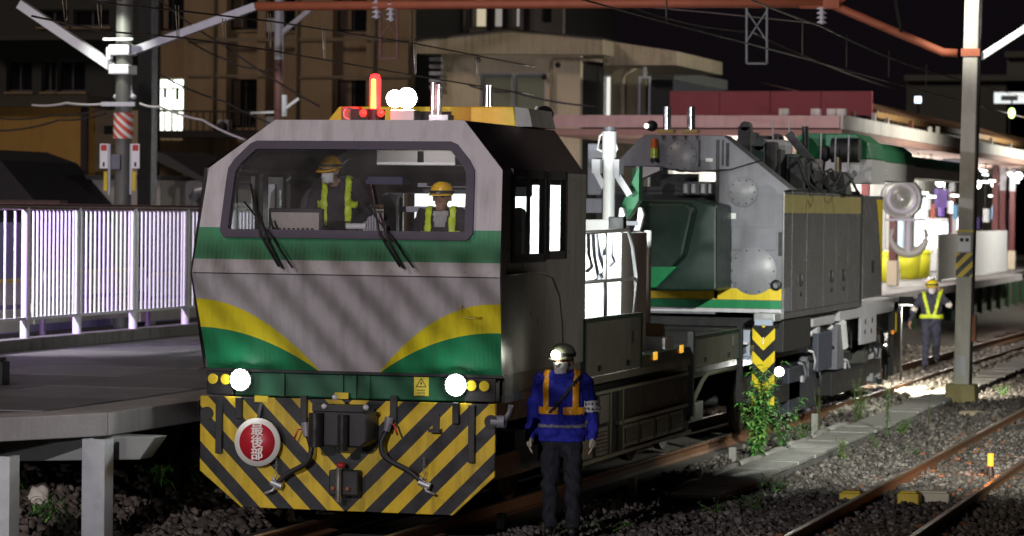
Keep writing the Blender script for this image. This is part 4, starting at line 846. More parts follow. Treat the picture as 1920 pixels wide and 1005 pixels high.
# hook block hanging from the boom head
hx = thing('hook_block', 'cream crane hook block with double hook hanging from the boom', 'crane hook', at(1700, 400, Y=34.4))
q = at(1690, 372, Y=34.4); s_ = 34.4
MB().lathe([(.001, -.12), (.12, -.12), (.14, -.07), (.36, -.07), (.42, -.12), (.43, .12), (.36, .1), (.001, .1)], q, 30, 'y').build('sheave_housing', mat('pale_sheave', (.36, .37, .35), .3, .2, .2), hx)
for dx in (-.22, .22): MB().cyl((q.x + dx, q.y, q.z), (q.x + dx * .9, q.y, 4.0), .02, 8).build('wire_rope', M_STEEL, hx)
r0 = at(1704, 420, Y=34.4); a = at(1704, 440, Y=34.4); MB().cyl((r0.x, s_, q.z - .3), (r0.x, s_, a.z - .36), .09, 14).build('shank', M_LGREY, hx)
a = at(1704, 440, Y=34.4); pts1 = [(a.x + .36 * math.cos(t_), s_, a.z - .03 + .36 * math.sin(t_)) for t_ in np.linspace(math.pi * .86, math.pi * 2.14, 20)]
MB().tube(pts1, [.035 + .055 * math.sin(math.pi * i / 19) for i in range(20)], 10).build('double_hook', mat('hook_cream', (.45, .45, .40), .4, 0, .1), hx)
MB().beam(at(1660, 412, Y=34.3), at(1735, 412, Y=34.3), .05).build('crossbar', M_LGREY, hx)
# wagon chassis
MB().box(-1.2, 1.25, 12.2, 25.2, 1.0, 1.45).build('chassis', M_STEEL, crane)
MB().box(-1.3, 1.35, 14.3, 21.5, 1.46, 1.58).build('slew_ring_deck', M_STEEL, crane)
MB().lathe([(.9, 1.45), (.9, 1.66), (.75, 1.66)], (0, 17.6, 0), 28).build('slew_ring', M_STEEL, crane)
# chevron end plate with number 1
a, c = at(1412, 610, Y=12.3), at(1452, 760, Y=12.3)
def chev2(t, P, mixc):
    x, y, z = P; q = (z - (x - (a.x + c.x) / 2 + .15).abs()) / .30 + .93 + 10
    return mixc(q.fract().lt(.5), (.012, .012, .015), (.66, .5, .015))
m_c2 = mat('end_chevrons', (1, 1, 1), .4, 0, .15, 3, pattern=chev2, streak=.25)
ep = MB().box(a.x, c.x, 12.26, 12.3, c.z, a.z).build('chevron_plate', m_c2, crane, .005)
MB().box(a.x + .03, c.x - .03, 12.25, 12.3, a.z + .004, a.z + .08).build('plate_cap', mat('pale_blue_cap', (.3, .35, .45), .5), crane)
q = at(1431, 640, Y=12.25); text('plate_number', '1', .14, M_WHITE, ep, (q.x, 12.253, q.z))
# step unit between wagons
a, c = at(1386, 618, Y=11.6), at(1408, 668, Y=11.6)
o = MB().box(a.x, c.x, 11.5, 11.54, c.z, a.z).box(a.x - .02, c.x + .02, 11.3, 11.52, c.z - .03, c.z).build('step_unit', mat('pale_blue_steel', (.25, .29, .37), .4), crane, .01)
MB().box(a.x, c.x, 11.35, 11.5, (a.z + c.z) / 2 - .01, (a.z + c.z) / 2 + .02).build('step_tread', M_LGREY, o)
# running gear side at x ~ 1.2-1.45
def side_box(px0, px1, py0, py1, m, name, d=.3, X=1.42):
    a, c = at(px0, py0, X=X), at(px1, py1, X=X); return MB().box(X - d, X, a.y, c.y, c.z, a.z).build(name, m, crane, .015)
side_box(1470, 1520, 590, 650, M_BLACK, 'control_box'); side_box(1480, 1530, 690, 760, mat('tank_blue_black', (.03, .034, .05), .4), 'underfloor_box', .5, 1.35)
side_box(1535, 1560, 625, 690, mat('slate_box', (.06, .068, .10), .45), 'tool_locker'); side_box(1570, 1582, 610, 690, M_GREY, 'narrow_box')
o = side_box(1615, 1643, 592, 640, M_LGREY, 'drilled_plate', .05)
for px, py in ((1623, 603), (1636, 600), (1622, 622), (1634, 620)): q = at(px, py, X=1.425); MB().cyl((1.41, q.y, q.z), (1.428, q.y, q.z), .045, 12).build('bolt_hole', M_BLACK, o)
side_box(1560, 1625, 700, 722, M_STEEL, 'lower_beam'); side_box(1575, 1685, 575, 582, M_LGREY, 'rear_platform', 1.6); side_box(1676, 1690, 565, 700, M_STEEL, 'end_frame', .1)
for px, py, r_ in ((1503, 645, .07), (1525, 655, .09), (1555, 613, .05), (1516, 626, .05)): q = at(px, py, X=1.3); MB().ball(q, (.06, r_, r_), 12).build('hydraulic_accumulator', M_WHITE, crane)
q0, q1 = at(1576, 605, X=1.4), at(1580, 650, X=1.4); MB().cyl(q0, q1, .09, 12).build('outrigger_ram', M_WHITE, crane)
for (px, py0, py1, r_) in ((1668, 648, 690, .2), (1635, 650, 705, .16)):
    q0, q1 = at(px, py0, X=1.2), at(px, py1, X=1.2); o = MB().cyl(q0, q1, r_, 20, r_ * .92).build('outrigger_cylinder', M_LGREY, crane); MB().cyl(q1, q1 - Vector((0, 0, .12)), r_ * .65, 18, r_ * .5).build('foot', M_GREY, o)
MB().beam(at(1655, 650, X=1.35), at(1680, 685, X=1.35), .05).build('hose_arm', M_STEEL, crane)
q = at(1673, 623, X=1.42); MB().box(1.41, 1.44, q.y - .06, q.y + .1, q.z - .03, q.z + .03).build('amber_reflector', emis('amber_glow2', (1, .3, .02), .8), crane)  # this reflector's shine is a painted glow too
q = at(1679, 603, X=1.42); MB().box(1.40, 1.44, q.y - .03, q.y + .06, q.z - .18, q.z + .15).build('yellow_handle', M_YEL, crane)
b = MB()
random.seed(5)
for i in range(16):
    px = random.uniform(1475, 1680); py = random.uniform(590, 700); q = at(px, py, X=1.15); s = random.uniform(.05, .16)
    MB().box(1.0, 1.15 + random.uniform(0, .2), q.y - s * 1.6, q.y + s * 1.6, q.z - s, q.z + s).build('gear_box', random.choice([M_STEEL, M_BLACK, M_DIRT]), crane, .012)
for i in range(8):
    px = random.uniform(1480, 1660); q = at(px, 620, X=1.3); MB().tube([q, q + Vector((.08, .3, -.25)), q + Vector((.06, .7, -.3)), q + Vector((0, 1.0, -.05))], .02, 6).build('gear_hose', M_BLACK, crane)
for yc in (14.8, 22.3): bogie(yc, crane, .3)
# side work lamp (lit) on the crane, and the lamp lighting the ballast behind it
q = at(1461, 697, X=1.5); o = MB().cyl((q.x - .02, q.y + .12, q.z), (q.x, q.y + .02, q.z), .05, 16, .075).build('side_lamp', M_BLACK, crane)
MB().ball((q.x, q.y, q.z), (.065, .04, .065), 14).build('side_lamp_lens', emis('side_lamp_glow', (.95, .97, 1), 40), o)
lamp('side_lamp_light', 'SPOT', (q.x + .03, q.y - .12, q.z + .02), 45, (.95, 1, .93), .08, (2.3, 9.0, .1), 110, .8)
q = Vector((1.5, 25.28, 1.5)); o = MB().box(q.x - .12, q.x + .12, q.y, q.y + .15, q.z - .02, q.z + .12).build('rear_work_lamp', M_BLACK, crane)
MB().box(q.x - .1, q.x + .1, q.y + .02, q.y + .13, q.z - .03, q.z - .021).build('rear_lamp_lens', emis('rear_lamp_glow', (1, .95, .8), 20), o)
lamp('rear_lamp_light', 'SPOT', (q.x, q.y + .1, q.z - .06), 2300, (1, .93, .78), .08, (1.4, 28.2, -.2), 150, .7)
# small valves, brackets and pipes catching the light along the running gear
random.seed(21)
for i in range(30):
    px = random.uniform(1478, 1682); py = random.uniform(592, 715); q = at(px, py, X=1.34); s = random.uniform(.02, .06); m_ = random.choice([M_WHITE, M_LGREY, M_LGREY, M_GALV, M_STEEL, MATS['slate_box'], M_YEL if i % 7 == 0 else M_GREY])
    b = MB()
    if i % 3 == 0: b.cyl(q, q + Vector((0, 0, -s * 5)), s * .9, 10)
    elif i % 3 == 1: b.box(1.3, 1.34 + s, q.y - s * 2, q.y + s * 2, q.z - s * 1.6, q.z + s)
    else: b.tube([q, q + Vector((.04, .15, -.03)), q + Vector((.05, .3, -.16)), q + Vector((.02, .35, -.3))], .018, 6)
    b.build('valve' if i % 3 == 0 else 'fitting' if i % 3 == 1 else 'pipe', m_, crane)
side_box(1453, 1475, 588, 600, M_GALV, 'corner_step'); side_box(1525, 1565, 598, 606, M_LGREY, 'pipe_tray', .1)
# ================================================================== CATENARY GANTRY
GY = 24.6
def G(px, py, Y=GY): return at(px, py, Y=Y)
M_POLE = mat('concrete_pole', (.42, .40, .34), .75, 0, .2, 2, .2, 40, streak=.15)
M_RBEAM = mat('rust_red_beam', (.36, .10, .045), .65, .1, .3, 4)
pb = G(1803, 745); pt = G(1829, -160)
rp_ = thing('catenary_pole', 'tall square concrete pole on a mossy footing with yellow hazard bands', 'pole', (pb.x, GY, -.2))
def ring_sec(z, w_):
    k = (z - pb.z) / (pt.z - pb.z); x = pb.x + (pt.x - pb.x) * k; return [(x - w_, GY - w_, z), (x + w_, GY - w_, z), (x + w_, GY + w_, z), (x - w_, GY + w_, z)]
b = MB(); b.add(ring_sec(-.1, .135) + ring_sec(pt.z, .125), [(0, 1, 5, 4), (1, 2, 6, 5), (2, 3, 7, 6), (3, 0, 4, 7), (4, 5, 6, 7)]); b.build('shaft', M_POLE, rp_, .02)
MB().prism([(pb.x - .27, -.3), (pb.x + .27, -.3), (pb.x + .25, .16), (pb.x - .25, .16)], 'y', GY - .26, GY + .26).build('footing', mat('mossy_concrete', (.26, .22, .10), .9, 0, .4, 5, .4, 25), rp_, .03)
def pole_x(z): k = (z - pb.z) / (pt.z - pb.z); return pb.x + (pt.x - pb.x) * k
def pz(py): return G(1815, py).z
def hz(t, P, mixc):
    x, y, z = P; q = (z - x) / .22 + 10; return mixc(q.fract().lt(.5), (.015, .015, .015), (.7, .5, .02))
m_hz = mat('pole_hazard_band', (1, 1, 1), .5, 0, .15, 3, pattern=hz)
for y0, y1 in ((474, 519),):
    z0, z1 = pz(y1), pz(y0); x = pole_x(z0); MB().box(x - .142, x + .142, GY - .142, GY + .142, z0, z1).build('hazard_band', m_hz, rp_)
z0, z1 = pz(472), pz(442); x = pole_x(z0); pl = MB().box(x - .12, x + .10, GY - .16, GY - .145, z0, z1).build('number_plate', M_WHITE, rp_)
for i in range(2): MB().box(x - .08 + i * .09, x - .02 + i * .09, GY - .163, GY - .1605, z1 - .1, z1 - .04).build('plate_mark', M_BLACK, pl)
MB().box(x - .143, x + .143, GY - .143, GY + .143, z1 + .06, z1 + .10).build('yellow_ring', M_YEL, rp_)
z0, z1 = pz(705), pz(675); x = pole_x(z0); MB().box(x - .09, x + .07, GY - .15, GY - .137, z0, z1 + .08).build('base_plate', mat('dotted_plate', (.4, .4, .42), .5), rp_)
MB().box(pole_x(1.0) + .14, pole_x(1.0) + .22, GY - .1, GY + .05, pz(640), pz(590)).build('junction_box', M_RUST, rp_)
b = MB(); b.tube([(pole_x(z) + .16, GY - .05 + .02 * math.sin(z * 3), z) for z in np.linspace(0, 7.5, 16)], .018, 6); b.tube([(pole_x(z) + .15 + .012 * math.sin(z * 5), GY - .12, z) for z in np.linspace(.2, 7.5, 20)], .01, 5); b.build('cable', M_BLACK, rp_)
# white brace to the right and its clamp
MB().beam(G(1838, 108), G(1990, 10), .12, .12).build('brace_arm', M_WHITE, rp_)
MB().box(pole_x(5.8) - .16, pole_x(5.8) + .16, GY - .16, GY + .16, pz(106), pz(92)).build('clamp', M_RBEAM, rp_)
gb = thing('gantry_beam', 'rust red tubular gantry beam spanning the tracks below the black sky', 'gantry beam', G(1000, 6))
bz = G(1000, 6).z
MB().tube([G(1795, 100), G(1768, 98), G(1562, 10), G(1500, 8)], .075, 10).build('sloped_end', M_RBEAM, gb)
MB().tube([G(1565, 6), G(1250, 6), G(900, 8), G(480, 12)], .085, 10).build('main_tube', M_RBEAM, gb)
MB().tube([G(1600, -20), G(1570, 5)], .07, 8).build('upper_tube', M_RBEAM, gb)
MB().box(G(1545, 5).x, G(1575, 5).x, GY - .1, GY + .1, G(1560, 16).z, G(1560, -4).z).build('splice', M_RBEAM, gb)
M_INS = mat('insulator_porcelain', (.55, .53, .56), .25, 0, .1)
def insulator(px, y0, y1, lab, Y=GY):
    a, c = G(px, y0, Y), G(px, y1, Y); o = thing('insulator', lab, 'insulator', a, 0, 'insulators on the gantry')
    MB().cyl(a, c, .035, 10).build('core', M_INS, o); n = 4
    for i in range(n): q = a.lerp(c, (i + .5) / n); MB().lathe([(.03, .03), (.09, -.01), (.09, -.025), (.03, -.02)], q, 16).build('shed', M_INS, o)
insulator(1541, 10, 45, 'white porcelain insulator hanging from the end of the rusty beam')
insulator(706, 0, 35, 'dim porcelain insulator hanging above the red beacon')
insulator(733, 2, 40, 'grey porcelain insulator hanging beside the narrow steel frame')
def drop(px, w_, y1, lab, m):
    o = thing('drop_bracket', lab, 'bracket', G(px, 8), 0, 'lattice drop brackets')
    MB().beam(G(px - w_, 10), G(px - w_, y1), .035).beam(G(px + w_, 10), G(px + w_, y1), .035).beam(G(px - w_, y1), G(px + w_, y1), .035).build('frame', m, o)
    MB().beam(G(px - w_, 20), G(px + w_, y1 * .65), .02).beam(G(px + w_, 20), G(px - w_, y1 * .65), .02).build('cross_brace', m, o)
m_gs = mat('dull_galvanised', (.17, .18, .17), .6, .3, .2)
drop(1419, 19, 119, 'lattice steel drop bracket below the rusty beam against the night sky', m_gs); drop(729, 16, 110, 'narrow steel drop frame in front of the apartment block', mat('dull_red_steel', (.15, .06, .05), .7))
# left gantry pole
lx = G(232, 200).x; lp = thing('gantry_pole', 'grey steel gantry pole with red white sleeve and signs behind the fence', 'pole', (lx, GY, .62))
MB().cyl((lx, GY, .62), (lx, GY, 8.2), .165, 20, .15).build('shaft', mat('pole_dark_grey', (.14, .14, .12), .6, .2, .25, streak=.2), lp)
def rw(t, P, mixc):
    x, y, z = P; q = (z + x * .9) / .16 + 20; return mixc(q.fract().lt(.45), (.6, .09, .05), (.72, .68, .62))
MB().cyl((lx, GY, G(232, 260).z), (lx, GY, G(232, 212).z), .19, 20).build('striped_sleeve', mat('red_white_sleeve', (1, 1, 1), .6, 0, .1, pattern=rw), lp)
for px in (203, 262):
    a = G(px, 270); o = MB().box(a.x - .08, a.x + .08, GY - .2, GY - .18, G(px, 316).z, a.z).build('sign_plate', M_WHITE, lp)
    MB().box(a.x - .06, a.x + .06, GY - .203, GY - .2005, a.z - .13, a.z - .02).build('red_marking', mat('sign_red2', (.5, .04, .04), .6), o)
    MB().box(a.x - .02, a.x + .02, GY - .203, GY - .2005, a.z - .42, a.z - .34).build('arrow_marking', M_BLACK, o)
    q = G(px + (3 if px < 230 else -3), 322); MB().box(q.x - .035, q.x + .035, GY - .2, GY - .15, G(px, 358).z, q.z).build('guard_strip', M_YEL, lp)
    MB().box(a.x + (.08 if px < 230 else -.12), a.x + (.12 if px < 230 else -.08), GY - .18, GY - .15, G(px, 365).z, a.z).build('cable_duct', M_LGREY, lp)
a = G(226, 290); MB().box(a.x - .09, a.x + .09, GY - .24, GY - .18, G(226, 318).z, a.z).build('control_box', M_GREY, lp, .01)
MB().beam(G(218, 130), G(38, 8), .17, .17).build('brace_arm', M_WHITE, lp); MB().beam(G(238, 100), G(480, 12), .14, .14).build('brace_arm', M_LGREY, lp)
for y0_, y1_ in ((140, 122), (104, 84)): MB().box(G(212, 100).x, G(250, 100).x, GY - .22, GY + .2, G(230, y0_).z, G(230, y1_).z).build('clamp', M_WHITE, lp, .02)
MB().box(G(209, 100).x, G(216, 100).x, GY - .24, GY - .1, G(230, 112).z, G(230, 90).z).build('clamp_lug', M_WHITE, lp)
MB().box(G(205, 76).x, G(260, 76).x, GY - .3, GY - .22, G(230, 77).z, G(230, 73).z).build('bracket', M_WHITE, lp)
MB().beam(G(240, 140), G(248, 182), .06).build('stay_bar', M_LGREY, lp)
b = MB()
for px in (218, 226, 236, 250): q = G(px, 186); b.lathe([(.03, 0), (.06, .03), (.06, .06), (.03, .09)], q, 10)
b.box(G(200, 195).x, G(262, 195).x, GY - .25, GY - .19, G(230, 200).z, G(230, 192).z); b.build('cross_arm', M_INS, lp)
lamp('pole_flood_light', 'SPOT', G(238, 40) + Vector((-.1, -.9, .25)), 150, (.95, 1, .93), .06, G(226, 112) + Vector((0, 0, 0)), 80, .9)
o = MB().box(G(230, 30).x - .12, G(230, 30).x + .12, GY - 1.1, GY - .85, G(238, 40).z + .32, G(238, 40).z + .45).beam((G(232, 40).x, GY - .15, G(238, 40).z + .4), (G(232, 40).x, GY - .9, G(238, 40).z + .4), .05).build('floodlight', M_STEEL, lp)
sx = G(277, 200, 26).x; o = thing('steel_column', 'dark square steel column standing beside the gantry pole', 'pole', (sx, 26, .62))
MB().box(sx - .14, sx + .14, 25.86, 26.14, .62, 8.5).build('shaft', mat('dark_blue_steel', (.05, .055, .065), .5, .3, .2), o); MB().box(sx - .17, sx + .17, 25.83, 26.17, .62, .7).build('base_plate', M_STEEL, o)
# pole behind the cab with a white insulated bracket
px_ = G(523, 100, 34).x; o = thing('bracket_pole', 'pale steel pole with side strut and bright insulators behind the cab', 'pole', (px_, 34, .62))
def Q(px, py): return at(px, py, Y=34)
MB().cyl((px_, 34, .62), (px_, 34, Q(523, 112).z), .1, 14).build('shaft', mat('dull_red_pole', (.16, .07, .06), .6), o)
MB().cyl((px_, 34, Q(523, 112).z), (px_, 34, Q(523, -60).z), .1, 14).build('upper_shaft', M_LGREY, o)
MB().beam(Q(528, 62), Q(582, 18), .1).build('strut', M_LGREY, o)
b = MB()
for px in (519, 533): b.cyl(Q(px, 218), Q(px, 178), .06, 12)
b.beam(Q(470, 212), Q(520, 210), .05).beam(Q(520, 215), Q(560, 185), .06).build('insulator_group', M_WHITE, o)
lamp('bracket_lamp', 'SPOT', Q(560, 150) + Vector((0, -1.2, .6)), 40, (.9, 1, .95), .05, Q(525, 200), 50, .8)
for a_, b__ in (((600, 0), (588, 235)), ((588, 0), (608, 120))):
    pass
# ------------------------------------------------------------------ wires and droppers
M_WIRE = mat('dull_copper_wire', (.12, .10, .085), .5, .6, .2)
def wire(name, label, pts, r, group=None, sag=0, m=M_WIRE):
    P_ = [Vector(p) for p in pts]; out = []
    for a_, b_ in zip(P_, P_[1:]):
        n_ = 8
        for k in range(n_): t_ = k / n_; q = a_.lerp(b_, t_); q.z -= sag * 4 * t_ * (1 - t_); out.append(q)
    out.append(P_[-1]); o = MB().tube(out, r, 6, 0).build(name, m); return tag(o, label, 'wire', group)
def xw(y): return float(np.interp(y, [p[1] for p in CX], [p[0] for p in CX]))
cw_ = [(.4, -25, 5.5), (.4, 11, 5.54), (.4, 21, 5.58), (.4, 35, 5.6), (.9, 60, 5.55), (1.8, 110, 5.5)]
wire('contact_wire', 'thin overhead contact wire running along above the crane track', cw_, .012, 'overhead wires')
mw = [(.4, -25, 6.7), (.4, 11, 6.35), (.4, 22.8, 6.2), (.4, 35, 6.05), (.9, 60, 6.2), (1.8, 110, 6.1)]
wire('messenger_wire', 'twisted messenger wire carrying droppers above the crane track', mw, .014, 'overhead wires', .05)
for px, y0, y1 in ((1250, 0, 42), (1505, 40, 105), (1588, 65, 128), (1667, 95, 147), (1737, 120, 163)):
    a, c = at(px, y0, X=.4), at(px, y1, X=.4); c = Vector((.4, a.y, c.z))
    tag(MB().tube([a + Vector((0, -.03, 0)), c + Vector((0, -.03, .03)), c, c + Vector((0, .03, .03)), a + Vector((0, .03, 0))], .006, 5).build('dropper', M_WIRE), 'long thin wire loop dropper hanging over the crane track', 'dropper', 'droppers above the crane track')
for px, y0, y1 in ((121, 0, 42), (186, 8, 56), (332, 10, 70), (420, 35, 88), (505, 25, 92), (607, 50, 112), (778, 78, 140), (895, 110, 155)):
    a, c = at(px, y0, X=-4.4), at(px, y1, X=-4.4); c = Vector((-4.4, a.y + .04, c.z))
    tag(MB().tube([a + Vector((0, -.05, 0)), c + Vector((0, -.03, .03)), c, c + Vector((0, .03, .03)), a + Vector((0, .05, 0))], .007, 5).build('dropper', mat('bright_wire', (.4, .36, .3), .4, .7)), 'short brass wire loop dropper hanging over the platform', 'dropper', 'droppers above the platform')
def wp(*pts, X=-4.4): return [at(x, y, X=X) for x, y in pts]
wire('platform_wire', 'upper wire above the platform in front of the buildings', wp((60, -20), (190, 5), (335, 20), (510, 40), (780, 82), (1000, 125)), .012, 'wires above the platform')
wire('platform_wire', 'lower wire above the platform in front of the buildings', wp((60, 30), (190, 58), (335, 70), (510, 95), (780, 142), (1000, 178)), .012, 'wires above the platform')
wire('feeder_wire', 'thin feeder wire sloping across the night sky to the station roof', [at(1160, 5, Y=GY), at(1410, 60, Y=32), at(1690, 170, Y=60)], .012, 'overhead wires', .1)
wire('pull_off_wire', 'thin pull off wire below the rusty beam', [G(1200, 12), G(1345, 25), G(1540, 45)], .012, 'overhead wires')
m_tw = mat('pale_twisted_cable', (.5, .48, .45), .5, .2, .3, 40)
wire('span_cable', 'pale twisted cable running left from the gantry pole', [G(60, 197), G(125, 193), G(205, 194)], .025, 'span cables at the gantry poles', .03, m_tw)
wire('span_cable', 'pale twisted cable drooping right from the gantry pole', [G(262, 194), G(300, 200), G(380, 225), G(460, 262)], .025, 'span cables at the gantry poles', .03, m_tw)
m_dc = mat('dark_cable', (.035, .03, .027), .7)
for i, (pts, lab) in enumerate(((((340, 65), (420, 110), (480, 128), (520, 130)), 'thick dark spiral cable drooping across the apartment front'), (((300, 0), (420, 85), (600, 200)), 'dark cable slanting down past the apartment front'), (((0, 222), (100, 215), (200, 203)), 'dark cable sagging in front of the yellow warehouse'), (((0, 245), (110, 225), (200, 212)), 'lower dark cable sagging in front of the yellow warehouse'), (((300, 140), (420, 190), (560, 250)), 'dark cable drooping toward the cab roof'), (((880, 160), (960, 172), (1120, 200)), 'thin cable strung before the cream building'))):
    wire('dark_cable', lab, [at(x, y, Y=30) for x, y in pts], .02, 'dark cables before the buildings', .05, m_dc)
# floodlight on the gantry beam beside the concrete pole
q = G(1700, -10) + Vector((0, -2.2, .45)); MB().box(q.x - .14, q.x + .1, q.y - .1, q.y + .1, q.z - .1, q.z + .12).beam(q, G(1690, 62), .05).build('gantry_floodlight', M_STEEL, gb)
lamp('gantry_flood_light', 'SPOT', q + Vector((.14, .12, -.03)), 900, (1, .98, .9), .06, G(1826, 5), 62, .9)
t = thing('cab_side_lamp', 'added unseen lamp on a post brightening the cab side', 'lamp', (FLOOD_D.x + .6, FLOOD_D.y, -.2)); x_, y_, z_ = FLOOD_D
MB().cyl((x_ + .6, y_, -.2), (x_ + .6, y_, z_ + .5), .07, 12).beam((x_ + .6, y_, z_ + .45), (x_ - .2, y_, z_ + .45), .06).build('post', M_GALV, t); MB().box(x_ - .3, x_ + .3, y_ - .2, y_ + .2, z_ + .3, z_ + .42).build('lamp_shade', M_STEEL, t)
t = thing('added_tripod_lamp', 'added unseen tripod lamp brightening the stones under the platform', 'work lamp', (FLOOD_E.x, FLOOD_E.y - .1, -.2)); x_, y_, z_ = FLOOD_E
for k in range(3): MB().beam((x_ + .5 * math.cos(k * 2.1), y_ - .15 + .5 * math.sin(k * 2.1), -.2), (x_, y_ - .15, 1.3), .03).build('leg', M_STEEL, t)
MB().box(x_ - .15, x_ + .15, y_ - .2, y_ - .05, z_ - .12, z_ + .12).beam((x_, y_ - .15, 1.25), (x_, y_ - .15, 1.6), .03).build('lamp_head', M_STEEL, t)
t = thing('flood_mast', 'tall floodlight mast on the near right of the yard', 'flood mast', (FLOOD_C.x + .5, FLOOD_C.y, -.2)); x_, y_, z_ = FLOOD_C
MB().cyl((x_ + .5, y_, -.2), (x_ + .5, y_, z_ + .4), .12, 14, .08).build('mast', M_GALV, t); MB().box(x_ + .12, x_ + .5, y_ - .2, y_ + .0, z_ - .05, z_ + .2).build('lamp_head', M_STEEL, t)
t = thing('added_light_pole', 'added unseen pole with floodlight brightening the station canopy', 'pole', (3.2, 50.5, -.2)); MB().cyl((3.2, 50.5, -.2), (3.2, 50.5, 8), .14, 14).build('shaft', M_POLE, t); MB().box(2.75, 3.1, 50.3, 50.6, 6.0, 6.25).build('lamp_head', M_STEEL, t)  # unseen pole and floodlight, added to brighten the canopy fascia
lamp('platform_fill_light', 'SPOT', (2.7, 50.4, 6.1), 2200, (1, .97, .88), .12, (-2.2, 50.0, 4.4), 130, .6)
t = thing('added_light_pole', 'farther added unseen pole with floodlight brightening the white hoarding', 'pole', (3.4, 74.5, -.2)); MB().cyl((3.4, 74.5, -.2), (3.4, 74.5, 8), .14, 14).build('shaft', M_POLE, t); MB().box(2.95, 3.3, 74.3, 74.6, 6.0, 6.25).build('lamp_head', M_STEEL, t)  # another unseen floodlight, added to brighten the white hoarding
lamp('platform_fill_light', 'SPOT', (2.9, 74.4, 6.1), 3600, (1, .97, .88), .12, (-2.6, 74.0, 3.0), 130, .6)
# off-frame flood mast that lights the crane front
t = thing('flood_mast', 'tall floodlight mast beside the track facing the crane', 'flood mast', (FLOOD_A.x + 1.3, FLOOD_A.y - .3, -.2))
x_, y_, z_ = FLOOD_A; MB().cyl((x_ + 1.3, y_ - .3, -.2), (x_ + 1.3, y_ - .3, z_ + .4), .12, 14, .08).build('mast', M_GALV, t); MB().beam((x_ + 1.3, y_ - .3, z_ + .25), (x_, y_ - .3, z_ + .25), .08).build('arm', M_GALV, t)
MB().box(x_ - .2, x_ + .2, y_ - .35, y_ - .15, z_ - .12, z_ + .14).build('lamp_head', M_STEEL, t)
for k in range(12): MB().beam((x_ - .42 + k * .047, y_ + 2.2, z_ - .335), (x_ - .27 + k * .047, y_ + 2.2, z_ - .50), .017).build('thin_bar', M_GALV, t)  # bars added to cast diagonal shadow bands on the cab front
MB().beam((x_ - .45, y_ + 2.2, z_ - .335), (x_ + 1.3, y_ + 2.2, z_ - .335), .012).beam((x_ + 1.3, y_ + 2.2, z_ - .35), (x_ + 1.3, y_ + 2.2, z_ + .25), .06).beam((x_ + 1.3, y_ + 2.2, z_ + .25), (x_ + 1.3, y_ - .3, z_ + .25), .06).build('shade_arm', M_GALV, t)
t = thing('flood_mast', 'tall floodlight mast on the far side of the near track', 'flood mast', (FLOOD_B.x + .3, FLOOD_B.y, -.2)); x_, y_, z_ = FLOOD_B
MB().cyl((x_ + .5, y_, -.2), (x_ + .5, y_, z_ + .4), .12, 14, .08).build('mast', M_GALV, t); MB().box(x_ + .12, x_ + .5, y_ - .15, y_ + .2, z_ - .05, z_ + .2).build('lamp_head', M_STEEL, t)
# ================================================================== BUILDINGS
M_APT = mat('apartment_render', (.34, .23, .14), .85, 0, .2, .4, .2, 20, streak=.15)
M_FRAME = mat('dark_window_frame', (.03, .022, .02), .5)
M_DWIN = mat('dark_pane', (.012, .012, .016), .08, 0, 0)
def B(px, py, Y): return at(px, py, Y=Y)
def rect(px0, py0, px1, py1, Y):
    a, c = B(px0, py0, Y), B(px1, py1, Y); return (a.x, c.x, min(a.z, c.z), max(a.z, c.z))
def window(parent, h, Y, d, pane, frame=M_FRAME, mull=1, trans=0, back=True):
    a, b_, e, f = h; w = MB(); q = .06
    yy = Y + d * .5
    for r_ in ((a, a + q, e, f), (b_ - q, b_, e, f), (a + q, b_ - q, e, e + q), (a + q, b_ - q, f - q, f)): w.box(r_[0], r_[1], yy - .03, yy + .03, r_[2], r_[3])
    for i in range(mull): x = a + (b_ - a) * (i + 1) / (mull + 1); w.box(x - .025, x + .025, yy - .025, yy + .025, e + q, f - q)
    if trans: z = e + (f - e) * trans; w.box(a + q, b_ - q, yy - .024, yy + .024, z - .03, z + .03)
    o = w.build('window', frame, parent); MB().box(a + q, b_ - q, yy + .0, yy + .008, e + q, f - q).build('pane', pane, o)
    MB().box(a - .05, b_ + .05, Y - .06, Y - .002, e - .07, e - .003).build('sill', M_APT, o); return o
E_WIN = emis('lit_window', (.93, 1, .86), 3.2); E_WARM = emis('lit_room_warm', (1, .86, .6), .55); E_PALE = emis('lit_room_pale', (1, .9, .82), .28)
AY = 75
M_FASC0 = mat('weathered_trim', (.26, .19, .12), .8, 0, .3, 1)
apt = thing('apartment_block', 'brown rendered apartment block with dark windows and one lit green white window', 'building', (-26, AY, .6))
hs = [rect(295, 146, 348, 262, AY), rect(432, -40, 486, 56, AY), rect(432, 148, 486, 240, AY), rect(632, -40, 692, 60, AY), rect(505, -40, 560, 58, AY), rect(632, 150, 692, 232, AY), rect(300, -60, 345, 58, AY)]
a, c = B(285, 0, AY), B(775, 0, AY); ztop = B(500, -260, AY).z
wl = MB().wall('y', AY, .3, a.x, c.x, .6, ztop, hs).build('facade', M_APT, apt)
MB().box(a.x, c.x, AY + .31, AY + 9, .6, ztop).build('block_body', mat('room_dark', (.03, .025, .02), .9), apt)
